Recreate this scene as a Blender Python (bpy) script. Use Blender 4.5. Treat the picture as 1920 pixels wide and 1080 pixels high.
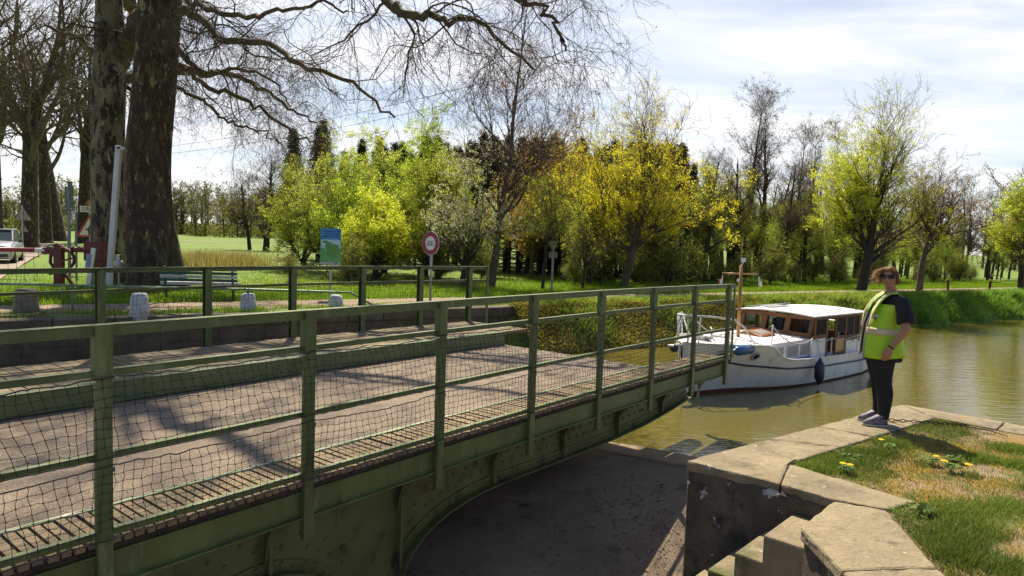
import bpy, math, random
import numpy as np
from mathutils import Vector, Matrix
PI = math.pi
sc = bpy.context.scene
for o in list(bpy.data.objects): bpy.data.objects.remove(o)

# ---------------------------------------------------------------- camera, sky, sun, exposure
cd = bpy.data.cameras.new('camera'); cam = bpy.data.objects.new('camera', cd); sc.collection.objects.link(cam)
cd.lens = 24.0; cd.sensor_width = 36.0; cd.clip_start = .05; cd.clip_end = 5000
cam.matrix_world = Matrix.Translation((0, 0, 1.85)) @ Matrix.Rotation(PI/2 - math.radians(4.0), 4, 'X') @ Matrix.Rotation(math.radians(1.9), 4, 'Z')
sc.camera = cam
SUN_AZ, SUN_EL = math.radians(-13), math.radians(56)
w = bpy.data.worlds.new('World'); sc.world = w; w.use_nodes = True
nt = w.node_tree; nt.nodes.clear()
out = nt.nodes.new('ShaderNodeOutputWorld'); bg = nt.nodes.new('ShaderNodeBackground'); bg.inputs[1].default_value = .064
sky = nt.nodes.new('ShaderNodeTexSky'); sky.sky_type = 'NISHITA'; sky.sun_disc = False
sky.sun_elevation = SUN_EL; sky.sun_rotation = SUN_AZ; sky.air_density = 1.0; sky.dust_density = .6; sky.ozone_density = 3.0
tc = nt.nodes.new('ShaderNodeTexCoord'); sep = nt.nodes.new('ShaderNodeSeparateXYZ'); nt.links.new(tc.outputs['Generated'], sep.inputs[0])
mz = nt.nodes.new('ShaderNodeMath'); mz.operation = 'ADD'; mz.inputs[1].default_value = .12; nt.links.new(sep.outputs[2], mz.inputs[0])
dx = nt.nodes.new('ShaderNodeMath'); dx.operation = 'DIVIDE'; nt.links.new(sep.outputs[0], dx.inputs[0]); nt.links.new(mz.outputs[0], dx.inputs[1])
dy = nt.nodes.new('ShaderNodeMath'); dy.operation = 'DIVIDE'; nt.links.new(sep.outputs[1], dy.inputs[0]); nt.links.new(mz.outputs[0], dy.inputs[1])
cmb = nt.nodes.new('ShaderNodeCombineXYZ'); nt.links.new(dx.outputs[0], cmb.inputs[0]); nt.links.new(dy.outputs[0], cmb.inputs[1])
mp = nt.nodes.new('ShaderNodeMapping'); mp.inputs['Rotation'].default_value = (0, 0, .25); mp.inputs['Scale'].default_value = (.45, 1.5, 1); mp.inputs['Location'].default_value = (1.3, .4, 0)
nt.links.new(cmb.outputs[0], mp.inputs[0])
cn = nt.nodes.new('ShaderNodeTexNoise'); cn.inputs['Scale'].default_value = 1.1; cn.inputs['Detail'].default_value = 7; cn.inputs['Roughness'].default_value = .55; cn.inputs['Distortion'].default_value = .6
nt.links.new(mp.outputs[0], cn.inputs[0])
cr = nt.nodes.new('ShaderNodeMapRange'); cr.inputs['From Min'].default_value = .33; cr.inputs['From Max'].default_value = .66; cr.inputs['To Min'].default_value = .32; cr.inputs['To Max'].default_value = .97
nt.links.new(cn.outputs[0], cr.inputs[0])
cm = nt.nodes.new('ShaderNodeMix'); cm.data_type = 'RGBA'; cm.inputs[7].default_value = (10.2, 10.1, 10.1, 1)
# cloud kept low sunward; unseen sky overhead and behind dimmed to cut fill light
e1 = nt.nodes.new('ShaderNodeMapRange'); e1.interpolation_type = 'SMOOTHSTEP'; e1.inputs['From Min'].default_value = .42; e1.inputs['From Max'].default_value = .78; e1.inputs['To Min'].default_value = 1; e1.inputs['To Max'].default_value = .12; nt.links.new(sep.outputs[2], e1.inputs[0])
e2 = nt.nodes.new('ShaderNodeMapRange'); e2.interpolation_type = 'SMOOTHSTEP'; e2.inputs['From Min'].default_value = -.25; e2.inputs['From Max'].default_value = .55; e2.inputs['To Min'].default_value = .1; e2.inputs['To Max'].default_value = 1; nt.links.new(sep.outputs[1], e2.inputs[0])
m3 = nt.nodes.new('ShaderNodeMath'); m3.operation = 'MULTIPLY'; nt.links.new(e1.outputs[0], m3.inputs[0]); nt.links.new(e2.outputs[0], m3.inputs[1])
m4 = nt.nodes.new('ShaderNodeMath'); m4.operation = 'MULTIPLY'; nt.links.new(m3.outputs[0], m4.inputs[0]); nt.links.new(cr.outputs[0], m4.inputs[1])
nt.links.new(m4.outputs[0], cm.inputs[0]); nt.links.new(sky.outputs[0], cm.inputs[6]); nt.links.new(cm.outputs[2], bg.inputs[0])
nt.links.new(bg.outputs[0], out.inputs[0])
sd = bpy.data.lights.new('sun', 'SUN'); sd.energy = 5.0; sd.angle = math.radians(.53); sd.color = (1, .885, .66)
so = bpy.data.objects.new('sun', sd); sc.collection.objects.link(so)
sdir = Vector((math.sin(SUN_AZ)*math.cos(SUN_EL), math.cos(SUN_AZ)*math.cos(SUN_EL), math.sin(SUN_EL)))
so.rotation_euler = sdir.to_track_quat('Z', 'Y').to_euler(); so.location = sdir*60
sc.view_settings.view_transform = 'Standard'; sc.view_settings.look = 'None'; sc.view_settings.gamma = 1; sc.view_settings.exposure = .92
try:
    sc.cycles.max_bounces = 6; sc.cycles.transparent_max_bounces = 12; sc.cycles.diffuse_bounces = 3; sc.cycles.glossy_bounces = 3
except Exception: pass

# ---------------------------------------------------------------- materials
def M(name, c1, c2=None, scale=4., rough=.7, bump=0., bscale=40., stretch=(1, 1, 1), spots=(), metal=0., spec=.5, grain=0., gscale=150.):
    m = bpy.data.materials.new(name); m.use_nodes = True; t = m.node_tree; N = t.nodes; L = t.links
    b = N['Principled BSDF']; b.inputs['Roughness'].default_value = rough; b.inputs['Metallic'].default_value = metal
    b.inputs['Specular IOR Level'].default_value = spec
    if c2 is None: c2 = tuple(x*.8 for x in c1)
    co = N.new('ShaderNodeTexCoord'); mp = N.new('ShaderNodeMapping'); mp.inputs['Scale'].default_value = stretch; L.new(co.outputs['Object'], mp.inputs[0])
    def noise(s, det=5, ro=.6):
        n = N.new('ShaderNodeTexNoise'); n.inputs['Scale'].default_value = s; n.inputs['Detail'].default_value = det; n.inputs['Roughness'].default_value = ro; L.new(mp.outputs[0], n.inputs[0]); return n
    def mix(fac, a, bcol, mode='MIX'):
        x = N.new('ShaderNodeMix'); x.data_type = 'RGBA'; x.blend_type = mode
        if isinstance(fac, float): x.inputs[0].default_value = fac
        else: L.new(fac, x.inputs[0])
        for k, v in ((6, a), (7, bcol)):
            if isinstance(v, tuple): x.inputs[k].default_value = (*v[:3], 1)
            else: L.new(v, x.inputs[k])
        return x.outputs[2]
    def rng_(src, lo, hi, a=0., bb=1.):
        r = N.new('ShaderNodeMapRange'); r.inputs['From Min'].default_value = lo; r.inputs['From Max'].default_value = hi
        r.inputs['To Min'].default_value = a; r.inputs['To Max'].default_value = bb; L.new(src, r.inputs[0]); return r.outputs[0]
    col = mix(rng_(noise(scale).outputs[0], .35, .65), tuple(c1), tuple(c2))
    for (c, s, lo, hi) in spots:
        col = mix(rng_(noise(s, 6, .65).outputs[0], lo, hi), col, tuple(c))
    if grain:
        g = rng_(noise(gscale, 2, .5).outputs[0], .3, .7, 1-grain, 1+grain)
        cc = N.new('ShaderNodeCombineXYZ'); [L.new(g, cc.inputs[i]) for i in range(3)]
        col = mix(1., col, cc.outputs[0], 'MULTIPLY')
    L.new(col, b.inputs['Base Color'])
    if bump:
        bn = N.new('ShaderNodeBump'); bn.inputs['Strength'].default_value = min(1., bump); bn.inputs['Distance'].default_value = .02*max(1, bump)
        L.new(noise(bscale, 6, .65).outputs[0], bn.inputs['Height']); L.new(bn.outputs[0], b.inputs['Normal'])
    return m
def leafmat(name, c1, c2, trans=.5, rough=.6, spec=.3):
    m = bpy.data.materials.new(name); m.use_nodes = True; t = m.node_tree; N = t.nodes; L = t.links
    b = N['Principled BSDF']; b.inputs['Roughness'].default_value = rough; b.inputs['Specular IOR Level'].default_value = spec
    g = N.new('ShaderNodeNewGeometry'); x = N.new('ShaderNodeMix'); x.data_type = 'RGBA'
    x.inputs[6].default_value = (*c1, 1); x.inputs[7].default_value = (*c2, 1); L.new(g.outputs['Random Per Island'], x.inputs[0])
    co = N.new('ShaderNodeTexCoord'); n = N.new('ShaderNodeTexNoise'); n.inputs['Scale'].default_value = .9; n.inputs['Detail'].default_value = 3; L.new(co.outputs['Object'], n.inputs[0])
    r = N.new('ShaderNodeMapRange'); r.inputs['From Min'].default_value = .3; r.inputs['From Max'].default_value = .7; r.inputs['To Min'].default_value = .7; r.inputs['To Max'].default_value = 1.25; L.new(n.outputs[0], r.inputs[0])
    cc = N.new('ShaderNodeCombineXYZ'); [L.new(r.outputs[0], cc.inputs[i]) for i in range(3)]
    y = N.new('ShaderNodeMix'); y.data_type = 'RGBA'; y.blend_type = 'MULTIPLY'; y.inputs[0].default_value = 1; L.new(x.outputs[2], y.inputs[6]); L.new(cc.outputs[0], y.inputs[7])
    L.new(y.outputs[2], b.inputs['Base Color'])
    tr = N.new('ShaderNodeBsdfTranslucent'); L.new(y.outputs[2], tr.inputs[0])
    ms = N.new('ShaderNodeMixShader'); ms.inputs[0].default_value = trans; L.new(b.outputs[0], ms.inputs[1]); L.new(tr.outputs[0], ms.inputs[2])
    L.new(ms.outputs[0], N['Material Output'].inputs[0]); return m
def glassmat(name, tint=(.9, .95, .95), refl=.25):
    m = bpy.data.materials.new(name); m.use_nodes = True; t = m.node_tree; N = t.nodes; L = t.links; N.remove(N['Principled BSDF'])
    a = N.new('ShaderNodeBsdfTransparent'); a.inputs[0].default_value = (*tint, 1); b = N.new('ShaderNodeBsdfGlossy'); b.inputs['Roughness'].default_value = .02
    f = N.new('ShaderNodeLayerWeight'); f.inputs[0].default_value = refl
    ms = N.new('ShaderNodeMixShader'); L.new(f.outputs['Fresnel'], ms.inputs[0]); L.new(a.outputs[0], ms.inputs[1]); L.new(b.outputs[0], ms.inputs[2]); L.new(ms.outputs[0], N['Material Output'].inputs[0]); return m

green = M('bridge_green_paint', (.098, .135, .036), (.066, .095, .026), 3, .45, .35, 60, stretch=(1, 1, .3), spots=[((.055, .05, .022), 9, .56, .70), ((.17, .20, .085), 5, .56, .70), ((.13, .055, .022), 17, .645, .68), ((.04, .03, .02), 40, .66, .70)])
green_dk = M('girder_green_paint', (.115, .13, .045), (.07, .085, .03), 2.5, .5, .3, 50, spots=[((.05, .035, .02), 5, .56, .68), ((.12, .05, .02), 11, .66, .72)])
rust = M('rusty_edge', (.05, .03, .018), (.02, .014, .01), 12, .9, .6, 60)
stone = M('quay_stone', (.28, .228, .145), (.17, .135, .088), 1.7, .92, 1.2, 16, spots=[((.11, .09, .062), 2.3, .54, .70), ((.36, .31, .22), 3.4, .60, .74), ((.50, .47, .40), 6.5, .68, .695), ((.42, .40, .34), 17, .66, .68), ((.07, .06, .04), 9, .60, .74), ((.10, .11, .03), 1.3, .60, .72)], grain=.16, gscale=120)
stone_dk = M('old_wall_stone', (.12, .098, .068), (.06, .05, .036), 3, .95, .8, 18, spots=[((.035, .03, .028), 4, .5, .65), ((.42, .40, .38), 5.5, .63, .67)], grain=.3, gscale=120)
wall_far = M('lock_wall_stone', (.15, .118, .08), (.075, .06, .042), 1.6, .95, .8, 9, spots=[((.05, .045, .04), 2.2, .52, .7), ((.3, .26, .2), 6, .66, .72)], grain=.3, gscale=60)
concrete = M('recess_concrete', (.33, .285, .24), (.24, .205, .17), 1.3, .92, .3, 40, spots=[((.12, .10, .085), 3., .6, .75), ((.45, .4, .33), 9, .7, .78)], grain=.2, gscale=120, stretch=(1, 1.6, 1))
asphalt = M('deck_asphalt', (.29, .225, .17), (.20, .155, .12), .9, .9, 1.2, 70, spots=[((.12, .10, .085), 1.6, .54, .70), ((.38, .31, .24), 3.5, .60, .72), ((.08, .07, .06), 11, .66, .72)], grain=.5, gscale=75)
wood_grey = M('weathered_planks', (.26, .19, .11), (.13, .10, .065), 5, .85, .5, 60, stretch=(1, 5, 1), spots=[((.09, .07, .05), 5, .58, .72)], grain=.3)
gravel = M('path_gravel', (.27, .20, .145), (.20, .15, .105), .8, .95, .4, 30, grain=.3, gscale=70, spots=[((.14, .15, .05), 1.6, .60, .74)])
road_m = M('road_asphalt', (.27, .215, .175), (.21, .17, .14), .6, .9, .3, 60, grain=.2, gscale=60)
def solid(name, c, rough=.5, metal=0., spec=.5, c2=None): return M(name, c, c2 or tuple(x*.85 for x in c), 6, rough, 0, metal=metal, spec=spec)
white = solid('white_paint', (.78, .77, .75), .35)
dirty_white = M('dirty_white_paint', (.62, .62, .64), (.5, .5, .5), 8, .7, .3, 60, spots=[((.25, .24, .2), 12, .6, .72)])
black = solid('black_rubber', (.012, .013, .018), .6)
steel = solid('galvanised_steel', (.42, .43, .43), .45, .7)
red_m = M('red_paint', (.13, .010, .012), (.085, .008, .01), 6, .45, .1, 60)

# ---------------------------------------------------------------- mesh helpers
COL = sc.collection
def link(o, parent=None):
    COL.objects.link(o)
    if parent is not None: o.parent = parent
    return o
def tag(o, label=None, cat=None, group=None, kind=None):
    if label: o['label'] = label
    if cat: o['category'] = cat
    if group: o['group'] = group
    if kind: o['kind'] = kind
    return o
def thing(name, label, cat, loc=(0, 0, 0), rz=0., group=None):
    o = bpy.data.objects.new(name, None); o.empty_display_size = .2; link(o); o.location = loc; o.rotation_euler = (0, 0, rz)
    return tag(o, label, cat, group)
def npmesh(name, V, F, mat, parent=None, smooth=False):
    V = np.asarray(V, np.float32).reshape(-1, 3); F = np.asarray(F, np.int32); n, k = F.shape
    me = bpy.data.meshes.new(name); me.vertices.add(len(V)); me.vertices.foreach_set('co', V.ravel())
    me.loops.add(n*k); me.loops.foreach_set('vertex_index', F.ravel()); me.polygons.add(n)
    me.polygons.foreach_set('loop_start', np.arange(0, n*k, k, dtype=np.int32))
    if smooth: me.polygons.foreach_set('use_smooth', np.ones(n, bool))
    me.update(calc_edges=True); me.materials.append(mat)
    return link(bpy.data.objects.new(name, me), parent)
def merge(parts):
    Vs, Fs, o = [], [], 0
    for V, F in parts:
        Vs.append(V); Fs.append(F+o); o += len(V)
    return np.concatenate(Vs), np.concatenate(Fs)
class MB:
    def __init__(s): s.v = []; s.f = []; s.T = None
    def add(s, vs, fs):
        o = len(s.v)
        if s.T is not None: vs = [s.T(*p) for p in vs]
        s.v += [tuple(p) for p in vs]; s.f += [[i+o for i in f] for f in fs]; return s
    def box(s, c, d, R=None):
        c = Vector(c); vs = []
        for z in (-1, 1):
            for x, y in ((-1, -1), (1, -1), (1, 1), (-1, 1)):
                p = Vector((x*d[0]/2, y*d[1]/2, z*d[2]/2)); vs.append(c + (R @ p if R is not None else p))
        return s.add(vs, [[0, 3, 2, 1], [4, 5, 6, 7], [0, 1, 5, 4], [1, 2, 6, 5], [2, 3, 7, 6], [3, 0, 4, 7]])
    def bb(s, x0, x1, y0, y1, z0, z1): return s.box(((x0+x1)/2, (y0+y1)/2, (z0+z1)/2), (x1-x0, y1-y0, z1-z0))
    def bar(s, p, q, wd, h, up=(0, 0, 1)):
        p, q = Vector(p), Vector(q); t = (q-p).normalized(); a = t.cross(Vector(up)).normalized(); b = a.cross(t)
        vs = [e + a*x*wd/2 + b*y*h/2 for e in (p, q) for x, y in ((-1, -1), (1, -1), (1, 1), (-1, 1))]
        return s.add(vs, [[0, 1, 2, 3], [7, 6, 5, 4], [0, 4, 5, 1], [1, 5, 6, 2], [2, 6, 7, 3], [3, 7, 4, 0]])
    def tube(s, pts, r, n=8, cap=True):
        P = [Vector(p) for p in pts]; k = len(P); rr = [r]*k if not hasattr(r, '__len__') else r
        ref = None; vs = []
        for i in range(k):
            t = (P[min(i+1, k-1)]-P[max(i-1, 0)]).normalized()
            if ref is None: ref = t.orthogonal().normalized()
            a = (ref - t*ref.dot(t)).normalized(); ref = a; b = t.cross(a)
            for j in range(n):
                th = 2*PI*j/n; vs.append(P[i] + (a*math.cos(th)+b*math.sin(th))*rr[i])
        fs = [[i*n+j, i*n+(j+1) % n, (i+1)*n+(j+1) % n, (i+1)*n+j] for i in range(k-1) for j in range(n)]
        if cap: fs += [list(range(n))[::-1], [(k-1)*n+j for j in range(n)]]
        return s.add(vs, fs)
    def prism(s, poly, a, b, f=None):
        f = f or (lambda x, y, z: (x, y, z)); n = len(poly)
        vs = [f(x, y, a) for x, y in poly] + [f(x, y, b) for x, y in poly]
        return s.add(vs, [list(range(n))[::-1], list(range(n, 2*n))] + [[i, (i+1) % n, n+(i+1) % n, n+i] for i in range(n)])
    def loft(s, rings, n=16, cap=True, a0=0., a1=2*PI, pw=1.):
        closed = abs(a1-a0-2*PI) < 1e-6; m = n if closed else n+1; vs = []
        for (c, rx, ry, *yw) in rings:
            y = yw[0] if yw else 0.; c = Vector(c)
            for j in range(m):
                th = a0+(a1-a0)*j/n; cx, cy = math.cos(th), math.sin(th)
                if pw != 1.: cx, cy = math.copysign(abs(cx)**pw, cx), math.copysign(abs(cy)**pw, cy)
                x, yy = cx*rx, cy*ry; vs.append(c+Vector((x*math.cos(y)-yy*math.sin(y), x*math.sin(y)+yy*math.cos(y), 0)))
        fs = [[i*m+j, i*m+(j+1) % m, (i+1)*m+(j+1) % m, (i+1)*m+j] for i in range(len(rings)-1) for j in range(n)]
        if cap and closed: fs += [list(range(m))[::-1], [(len(rings)-1)*m+j for j in range(m)]]
        return s.add(vs, fs)
    def ball(s, c, r, n=12, m=8):
        r = (r, r, r) if not hasattr(r, '__len__') else r; c = Vector(c); vs = []
        for i in range(m+1):
            ph = -PI/2+PI*i/m
            for j in range(n):
                th = 2*PI*j/n; vs.append(c+Vector((r[0]*math.cos(ph)*math.cos(th), r[1]*math.cos(ph)*math.sin(th), r[2]*math.sin(ph))))
        return s.add(vs, [[i*n+j, i*n+(j+1) % n, (i+1)*n+(j+1) % n, (i+1)*n+j] for i in range(m) for j in range(n)])
    def build(s, name, mat, parent=None, smooth=False, bevel=0., sub=0, solid_=0.):
        me = bpy.data.meshes.new(name); me.from_pydata([tuple(v) for v in s.v], [], s.f); me.update(); me.materials.append(mat)
        if smooth: me.polygons.foreach_set('use_smooth', [True]*len(me.polygons))
        o = link(bpy.data.objects.new(name, me), parent)
        if solid_: q = o.modifiers.new('s', 'SOLIDIFY'); q.thickness = solid_; q.offset = 0
        if bevel: q = o.modifiers.new('b', 'BEVEL'); q.width = bevel; q.segments = 2; q.limit_method = 'ANGLE'
        if sub: q = o.modifiers.new('u', 'SUBSURF'); q.levels = sub; q.render_levels = sub
        return o
def tubes(P, R, n=4):
    """many tubes at once: P (N,K,3) R (N,K)"""
    P = np.asarray(P, float); R = np.asarray(R, float); N, K = P.shape[:2]
    T = np.gradient(P, axis=1); T /= np.linalg.norm(T, axis=2, keepdims=True)+1e-9
    ref = np.array([.31, .52, .27]); A = np.cross(T, ref); A /= np.linalg.norm(A, axis=2, keepdims=True)+1e-9; B = np.cross(T, A)
    th = np.arange(n)*2*PI/n
    V = P[:, :, None]+R[:, :, None, None]*(A[:, :, None]*np.cos(th)[:, None]+B[:, :, None]*np.sin(th)[:, None])
    idx = np.arange(N*K*n).reshape(N, K, n); j2 = np.roll(np.arange(n), -1)
    F = np.stack([idx[:, :-1], idx[:, :-1][..., j2], idx[:, 1:][..., j2], idx[:, 1:]], -1).reshape(-1, 4)
    return V.reshape(-1, 3), F
def text_mesh(txt, size, name, mat, parent, loc, rot, thick=.002):
    cu = bpy.data.curves.new(name, 'FONT'); cu.body = txt; cu.size = size; cu.align_x = 'CENTER'; cu.align_y = 'CENTER'; cu.extrude = thick; cu.space_line = .85
    tmp = bpy.data.objects.new('t', cu); COL.objects.link(tmp); bpy.context.view_layer.update()
    me = bpy.data.meshes.new_from_object(tmp.evaluated_get(bpy.context.evaluated_depsgraph_get())); bpy.data.objects.remove(tmp)
    me.materials.clear(); me.materials.append(mat); o = link(bpy.data.objects.new(name, me), parent); o.location = loc; o.rotation_euler = rot; return o
# ---------------------------------------------------------------- land, water, walls
# the canal line L: origin, direction along the canal, direction away from the camera
L0 = np.array([-.5, 18.51]); LC = np.array([.848, .530]); LN = np.array([-.530, .848])
def lw(t, wv, z=0.): q = L0+LC*t+LN*wv; return (q[0], q[1], z)
rg = np.random.default_rng(5)
grass_ground = M('meadow_ground', (.085, .16, .010), (.125, .185, .018), .25, .95, .5, 8, spots=[((.17, .15, .04), .5, .60, .74), ((.045, .09, .01), 1.1, .52, .70), ((.12, .09, .035), 3.1, .66, .74)], grain=.3, gscale=14)
def ground():
    ts = np.unique(np.concatenate([np.linspace(-900, -60, 22), np.linspace(-60, 60, 161), np.linspace(60, 1200, 30)]))
    prof = [(-2.4, -2.2), (-1.25, -1.5), (-1.0, -1.1), (-.7, -.72), (-.3, -.3), (0., -.05), (.35, 0.)]+[(x, 0.) for x in (.8, 1.5, 2.5, 4, 6, 9, 13, 19, 27, 38, 55, 80, 120, 200, 320, 500, 900, 2500)]
    V = []
    for t in ts:
        k = min(max((t+.6)/1.6, 0), 1)      # 0 = masonry wall, 1 = grassy bank
        for wv, z in prof:
            if wv < .35:
                ww = wv*k+.33*(1-k)+(.22*math.sin(t*1.7)+.12*math.sin(t*4.1))*k*(1 if wv < -.2 else .3)
                zz = z
            else:
                ww = wv; zz = z+(0 if wv < 5 else (.05*math.sin(t*.3+wv)*min(1, wv/20)))+(max(0, wv-120)*.006)
            V.append(lw(t, ww, zz))
    n, m = len(ts), len(prof); F = [[i*m+j, (i+1)*m+j, (i+1)*m+j+1, i*m+j+1] for i in range(n-1) for j in range(m-1)]
    o = npmesh('ground', V, F, grass_ground, None, True); tag(o, kind='structure'); return o
ground()
def strip(name, pts, mat, z=.004):
    V = [(x, y, z) for x, y in pts]; mb = MB(); mb.add(V, [list(range(len(V)))]); o = mb.build(name, mat); tag(o, kind='structure'); return o
# towpath: ragged edges
def band(name, ts, w0, w1, mat, z, jit):
    V = []
    for t in ts:
        V.append(lw(t, w0+rg.normal(0, jit), z)); V.append(lw(t, w1+rg.normal(0, jit), z))
    F = [[2*i, 2*i+2, 2*i+3, 2*i+1] for i in range(len(ts)-1)]
    o = npmesh(name, V, F, mat); tag(o, kind='structure'); return o
band('towpath', np.concatenate([np.linspace(-14, 60, 120), np.linspace(62, 300, 40)]), 1.25, 3.1, gravel, .006, .07)
# road from the lock away to the fields
rd = []
for i, s in enumerate(np.linspace(0, 1, 46)):
    d = 1.0+s*120; q = L0+LC*(-14.2-(d > 60)*.0)+LN*d; bend = max(0, d-78)**1.35*.35
    rd.append((q[0]+bend*LC[0]*0.9, q[1]+bend*LC[1]*.9, d))
V = []
for (x, y, d) in rd:
    for sgn in (-2.6, 2.4): V.append((x+LC[0]*(sgn+rg.normal(0, .06)), y+LC[1]*(sgn+rg.normal(0, .06)), .012+(.03 if d > 5 else 0)))
o = npmesh('road', V, [[2*i, 2*i+1, 2*i+3, 2*i+2] for i in range(len(rd)-1)], road_m); tag(o, kind='structure')

# water
wm = bpy.data.materials.new('canal_water'); wm.use_nodes = True; N = wm.node_tree.nodes; Lk = wm.node_tree.links
b = N['Principled BSDF']; b.inputs['Roughness'].default_value = .025; b.inputs['IOR'].default_value = 1.62
co = N.new('ShaderNodeTexCoord'); m1 = N.new('ShaderNodeMapping'); m1.inputs['Rotation'].default_value = (0, 0, -.56); m1.inputs['Scale'].default_value = (.8, 2.2, 1); Lk.new(co.outputs['Object'], m1.inputs[0])
n1 = N.new('ShaderNodeTexNoise'); n1.inputs['Scale'].default_value = 2.2; n1.inputs['Detail'].default_value = 5; n1.inputs['Distortion'].default_value = .8; Lk.new(m1.outputs[0], n1.inputs[0])
n2 = N.new('ShaderNodeTexNoise'); n2.inputs['Scale'].default_value = 9.; n2.inputs['Detail'].default_value = 3; Lk.new(m1.outputs[0], n2.inputs[0])
ad = N.new('ShaderNodeMath'); ad.operation = 'MULTIPLY_ADD'; ad.inputs[1].default_value = .22; Lk.new(n2.outputs[0], ad.inputs[0]); Lk.new(n1.outputs[0], ad.inputs[2])
bp = N.new('ShaderNodeBump'); bp.inputs['Strength'].default_value = .36; bp.inputs['Distance'].default_value = .03; Lk.new(ad.outputs[0], bp.inputs['Height']); Lk.new(bp.outputs[0], b.inputs['Normal'])
n3 = N.new('ShaderNodeTexNoise'); n3.inputs['Scale'].default_value = .35; n3.inputs['Detail'].default_value = 4; Lk.new(co.outputs['Object'], n3.inputs[0])
mx = N.new('ShaderNodeMix'); mx.data_type = 'RGBA'; mx.inputs[6].default_value = (.135, .110, .022, 1); mx.inputs[7].default_value = (.085, .078, .022, 1); Lk.new(n3.outputs[0], mx.inputs[0]); Lk.new(mx.outputs[2], b.inputs['Base Color'])
mb = MB(); wp = [(-14, 9.), (-6, 9.4), (-.4, 9.95), (.7, 10.), (1.35, 9.92), (1.95, 9.7), (2.55, 9.33), (4.2, 8.5), (4.6, 7.9), (7.5, 5.2), (11.5, 1.6), (11.5, -60), (500, -60), (500, 330), (-300, 330), (-300, 9.)]
mb.add([(x, y, 0) for x, y in wp], [list(range(len(wp)))])
o = mb.build('water', wm); o.location = (0, 0, -1.15); tag(o, kind='structure')

# far lock wall with coping stones
ang = math.atan2(LC[1], LC[0])
wl = thing('lock_wall', 'old masonry canal wall with rounded coping stones below the towpath', 'wall', (L0[0], L0[1], 0), ang)
mb = MB(); mb.bb(-60, 1.2, .02, .33, -2.3, -.24); mb.build('masonry_face', wall_far, wl)
x = -24.
mbj = MB()
while x < 5.4:
    ln = rg.uniform(.85, 1.5); e = min(x+ln, 5.6); dz = rg.uniform(-.015, .01); dy = rg.uniform(-.02, .02)
    m_ = MB(); m_.bb(x+.008, e-.008, -.05+dy, .42+dy, -.235, .015+dz); m_.build('coping_stone', wall_far, wl, bevel=.035); x = e
# courses of the wall face: proud blocks
m_ = MB()
for row in range(4):
    z1 = -.25-row*.3; x = -16+(row % 2)*.4
    while x < 1.:
        ln = rg.uniform(.5, 1.0); m_.bb(x+.01, min(x+ln, 1.15)-.01, .02-rg.uniform(.004, .035), .1, z1-.285, z1-.012); x += ln
m_.build('wall_courses', wall_far, wl, bevel=.012)
# abutment of the bridge opening on the far left
ab = thing('bridge_abutment', 'dark stone abutment block with light slab top at the end of the road', 'abutment', (-10.6, 13.3, 0), ang)
m_ = MB(); m_.bb(-4.5, -.3, -.9, .55, -2.3, -.12); m_.build('abutment_block', wall_far, ab, bevel=.04)
m_ = MB(); m_.bb(-4.5, -1.1, -.92, .5, -.118, .03); m_.bb(-.62, 1.1, -.35, .32, -.15, .05); m_.build('slab_top', stone, ab, bevel=.03)

# recess floor under the bridge
fl = [(-14, -6), (2.6, -6), (2.6, 5.2), (4.2, 7.4), (4.2, 8.5), (2.55, 9.33), (1.95, 9.7), (1.35, 9.92), (.7, 10.0), (-.4, 9.95), (-6, 9.4), (-14, 9)]
FZ = lambda y: float(np.interp(y, [6.4, 8.75, 9.6], [-1.66, -1.075, -1.07]))
mb = MB(); rows = [-6, 6.4, 7.2, 8.0, 8.75, 9.3]; mb.add([(x, y, FZ(y)) for y in rows for x in (-14, 4.2)], [[2*i, 2*i+1, 2*i+3, 2*i+2] for i in range(len(rows)-1)]); o = mb.build('recess_floor', M('recess_slab', (.25, .185, .135), (.17, .125, .09), 1.1, .92, .6, 30, spots=[((.06, .048, .04), 2., .56, .72), ((.30, .24, .18), 5, .66, .76)], grain=.2, gscale=90, stretch=(1, 1.6, 1))); tag(o, kind='structure')
lip_out = [(4.2, 8.5), (2.55, 9.33), (1.95, 9.7), (1.35, 9.92), (.7, 10.0), (-.4, 9.95), (-6, 9.4), (-14, 9)]
lip_in = [(4.2, 7.9), (2.9, 8.62), (2.1, 9.0), (1.3, 9.42), (.6, 9.56), (-.4, 9.5), (-6, 8.95), (-14, 8.5)]
mb = MB(); mb.prism((lip_out+lip_in[::-1])[::-1], -2.35, -1.05); o = mb.build('recess_sill', M('sill_stone', (.33, .25, .15), (.22, .16, .10), 2, .9, .4, 30, spots=[((.2, .17, .08), 2.2, .55, .7)], grain=.2), bevel=.03); tag(o, kind='structure')

# ---------------------------------------------------------------- near quay
q1, q2 = (1.55, 5.81), (4.84, 8.30); q3 = (9.2, 4.0)
qy = thing('stone_quay', 'weathered stone quay corner with broad coping stones around a grass patch', 'quay', (3., 5., 0))
def rel(p): return (p[0]-3., p[1]-5.)
def inset(poly, d=.003):
    c = np.mean(np.array(poly), 0); return [tuple(c+(np.array(p)-c)*(1-d/np.linalg.norm(np.array(p)-c))) for p in poly]
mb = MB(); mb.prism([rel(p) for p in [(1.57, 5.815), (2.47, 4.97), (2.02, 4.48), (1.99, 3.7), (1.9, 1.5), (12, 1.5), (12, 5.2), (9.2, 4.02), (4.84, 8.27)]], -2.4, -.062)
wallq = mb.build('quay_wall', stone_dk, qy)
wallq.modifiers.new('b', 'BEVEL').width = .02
def lerp2(a, b, t): return (a[0]+(b[0]-a[0])*t, a[1]+(b[1]-a[1])*t)
stones = []
ia, ib = (2.46, 5.82), (4.86, 7.65)
cuts = [0, .30, .52, .76, 1.]
front_in0, front_in1 = (2.46, 5.82), (3.09, 5.0)
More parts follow.
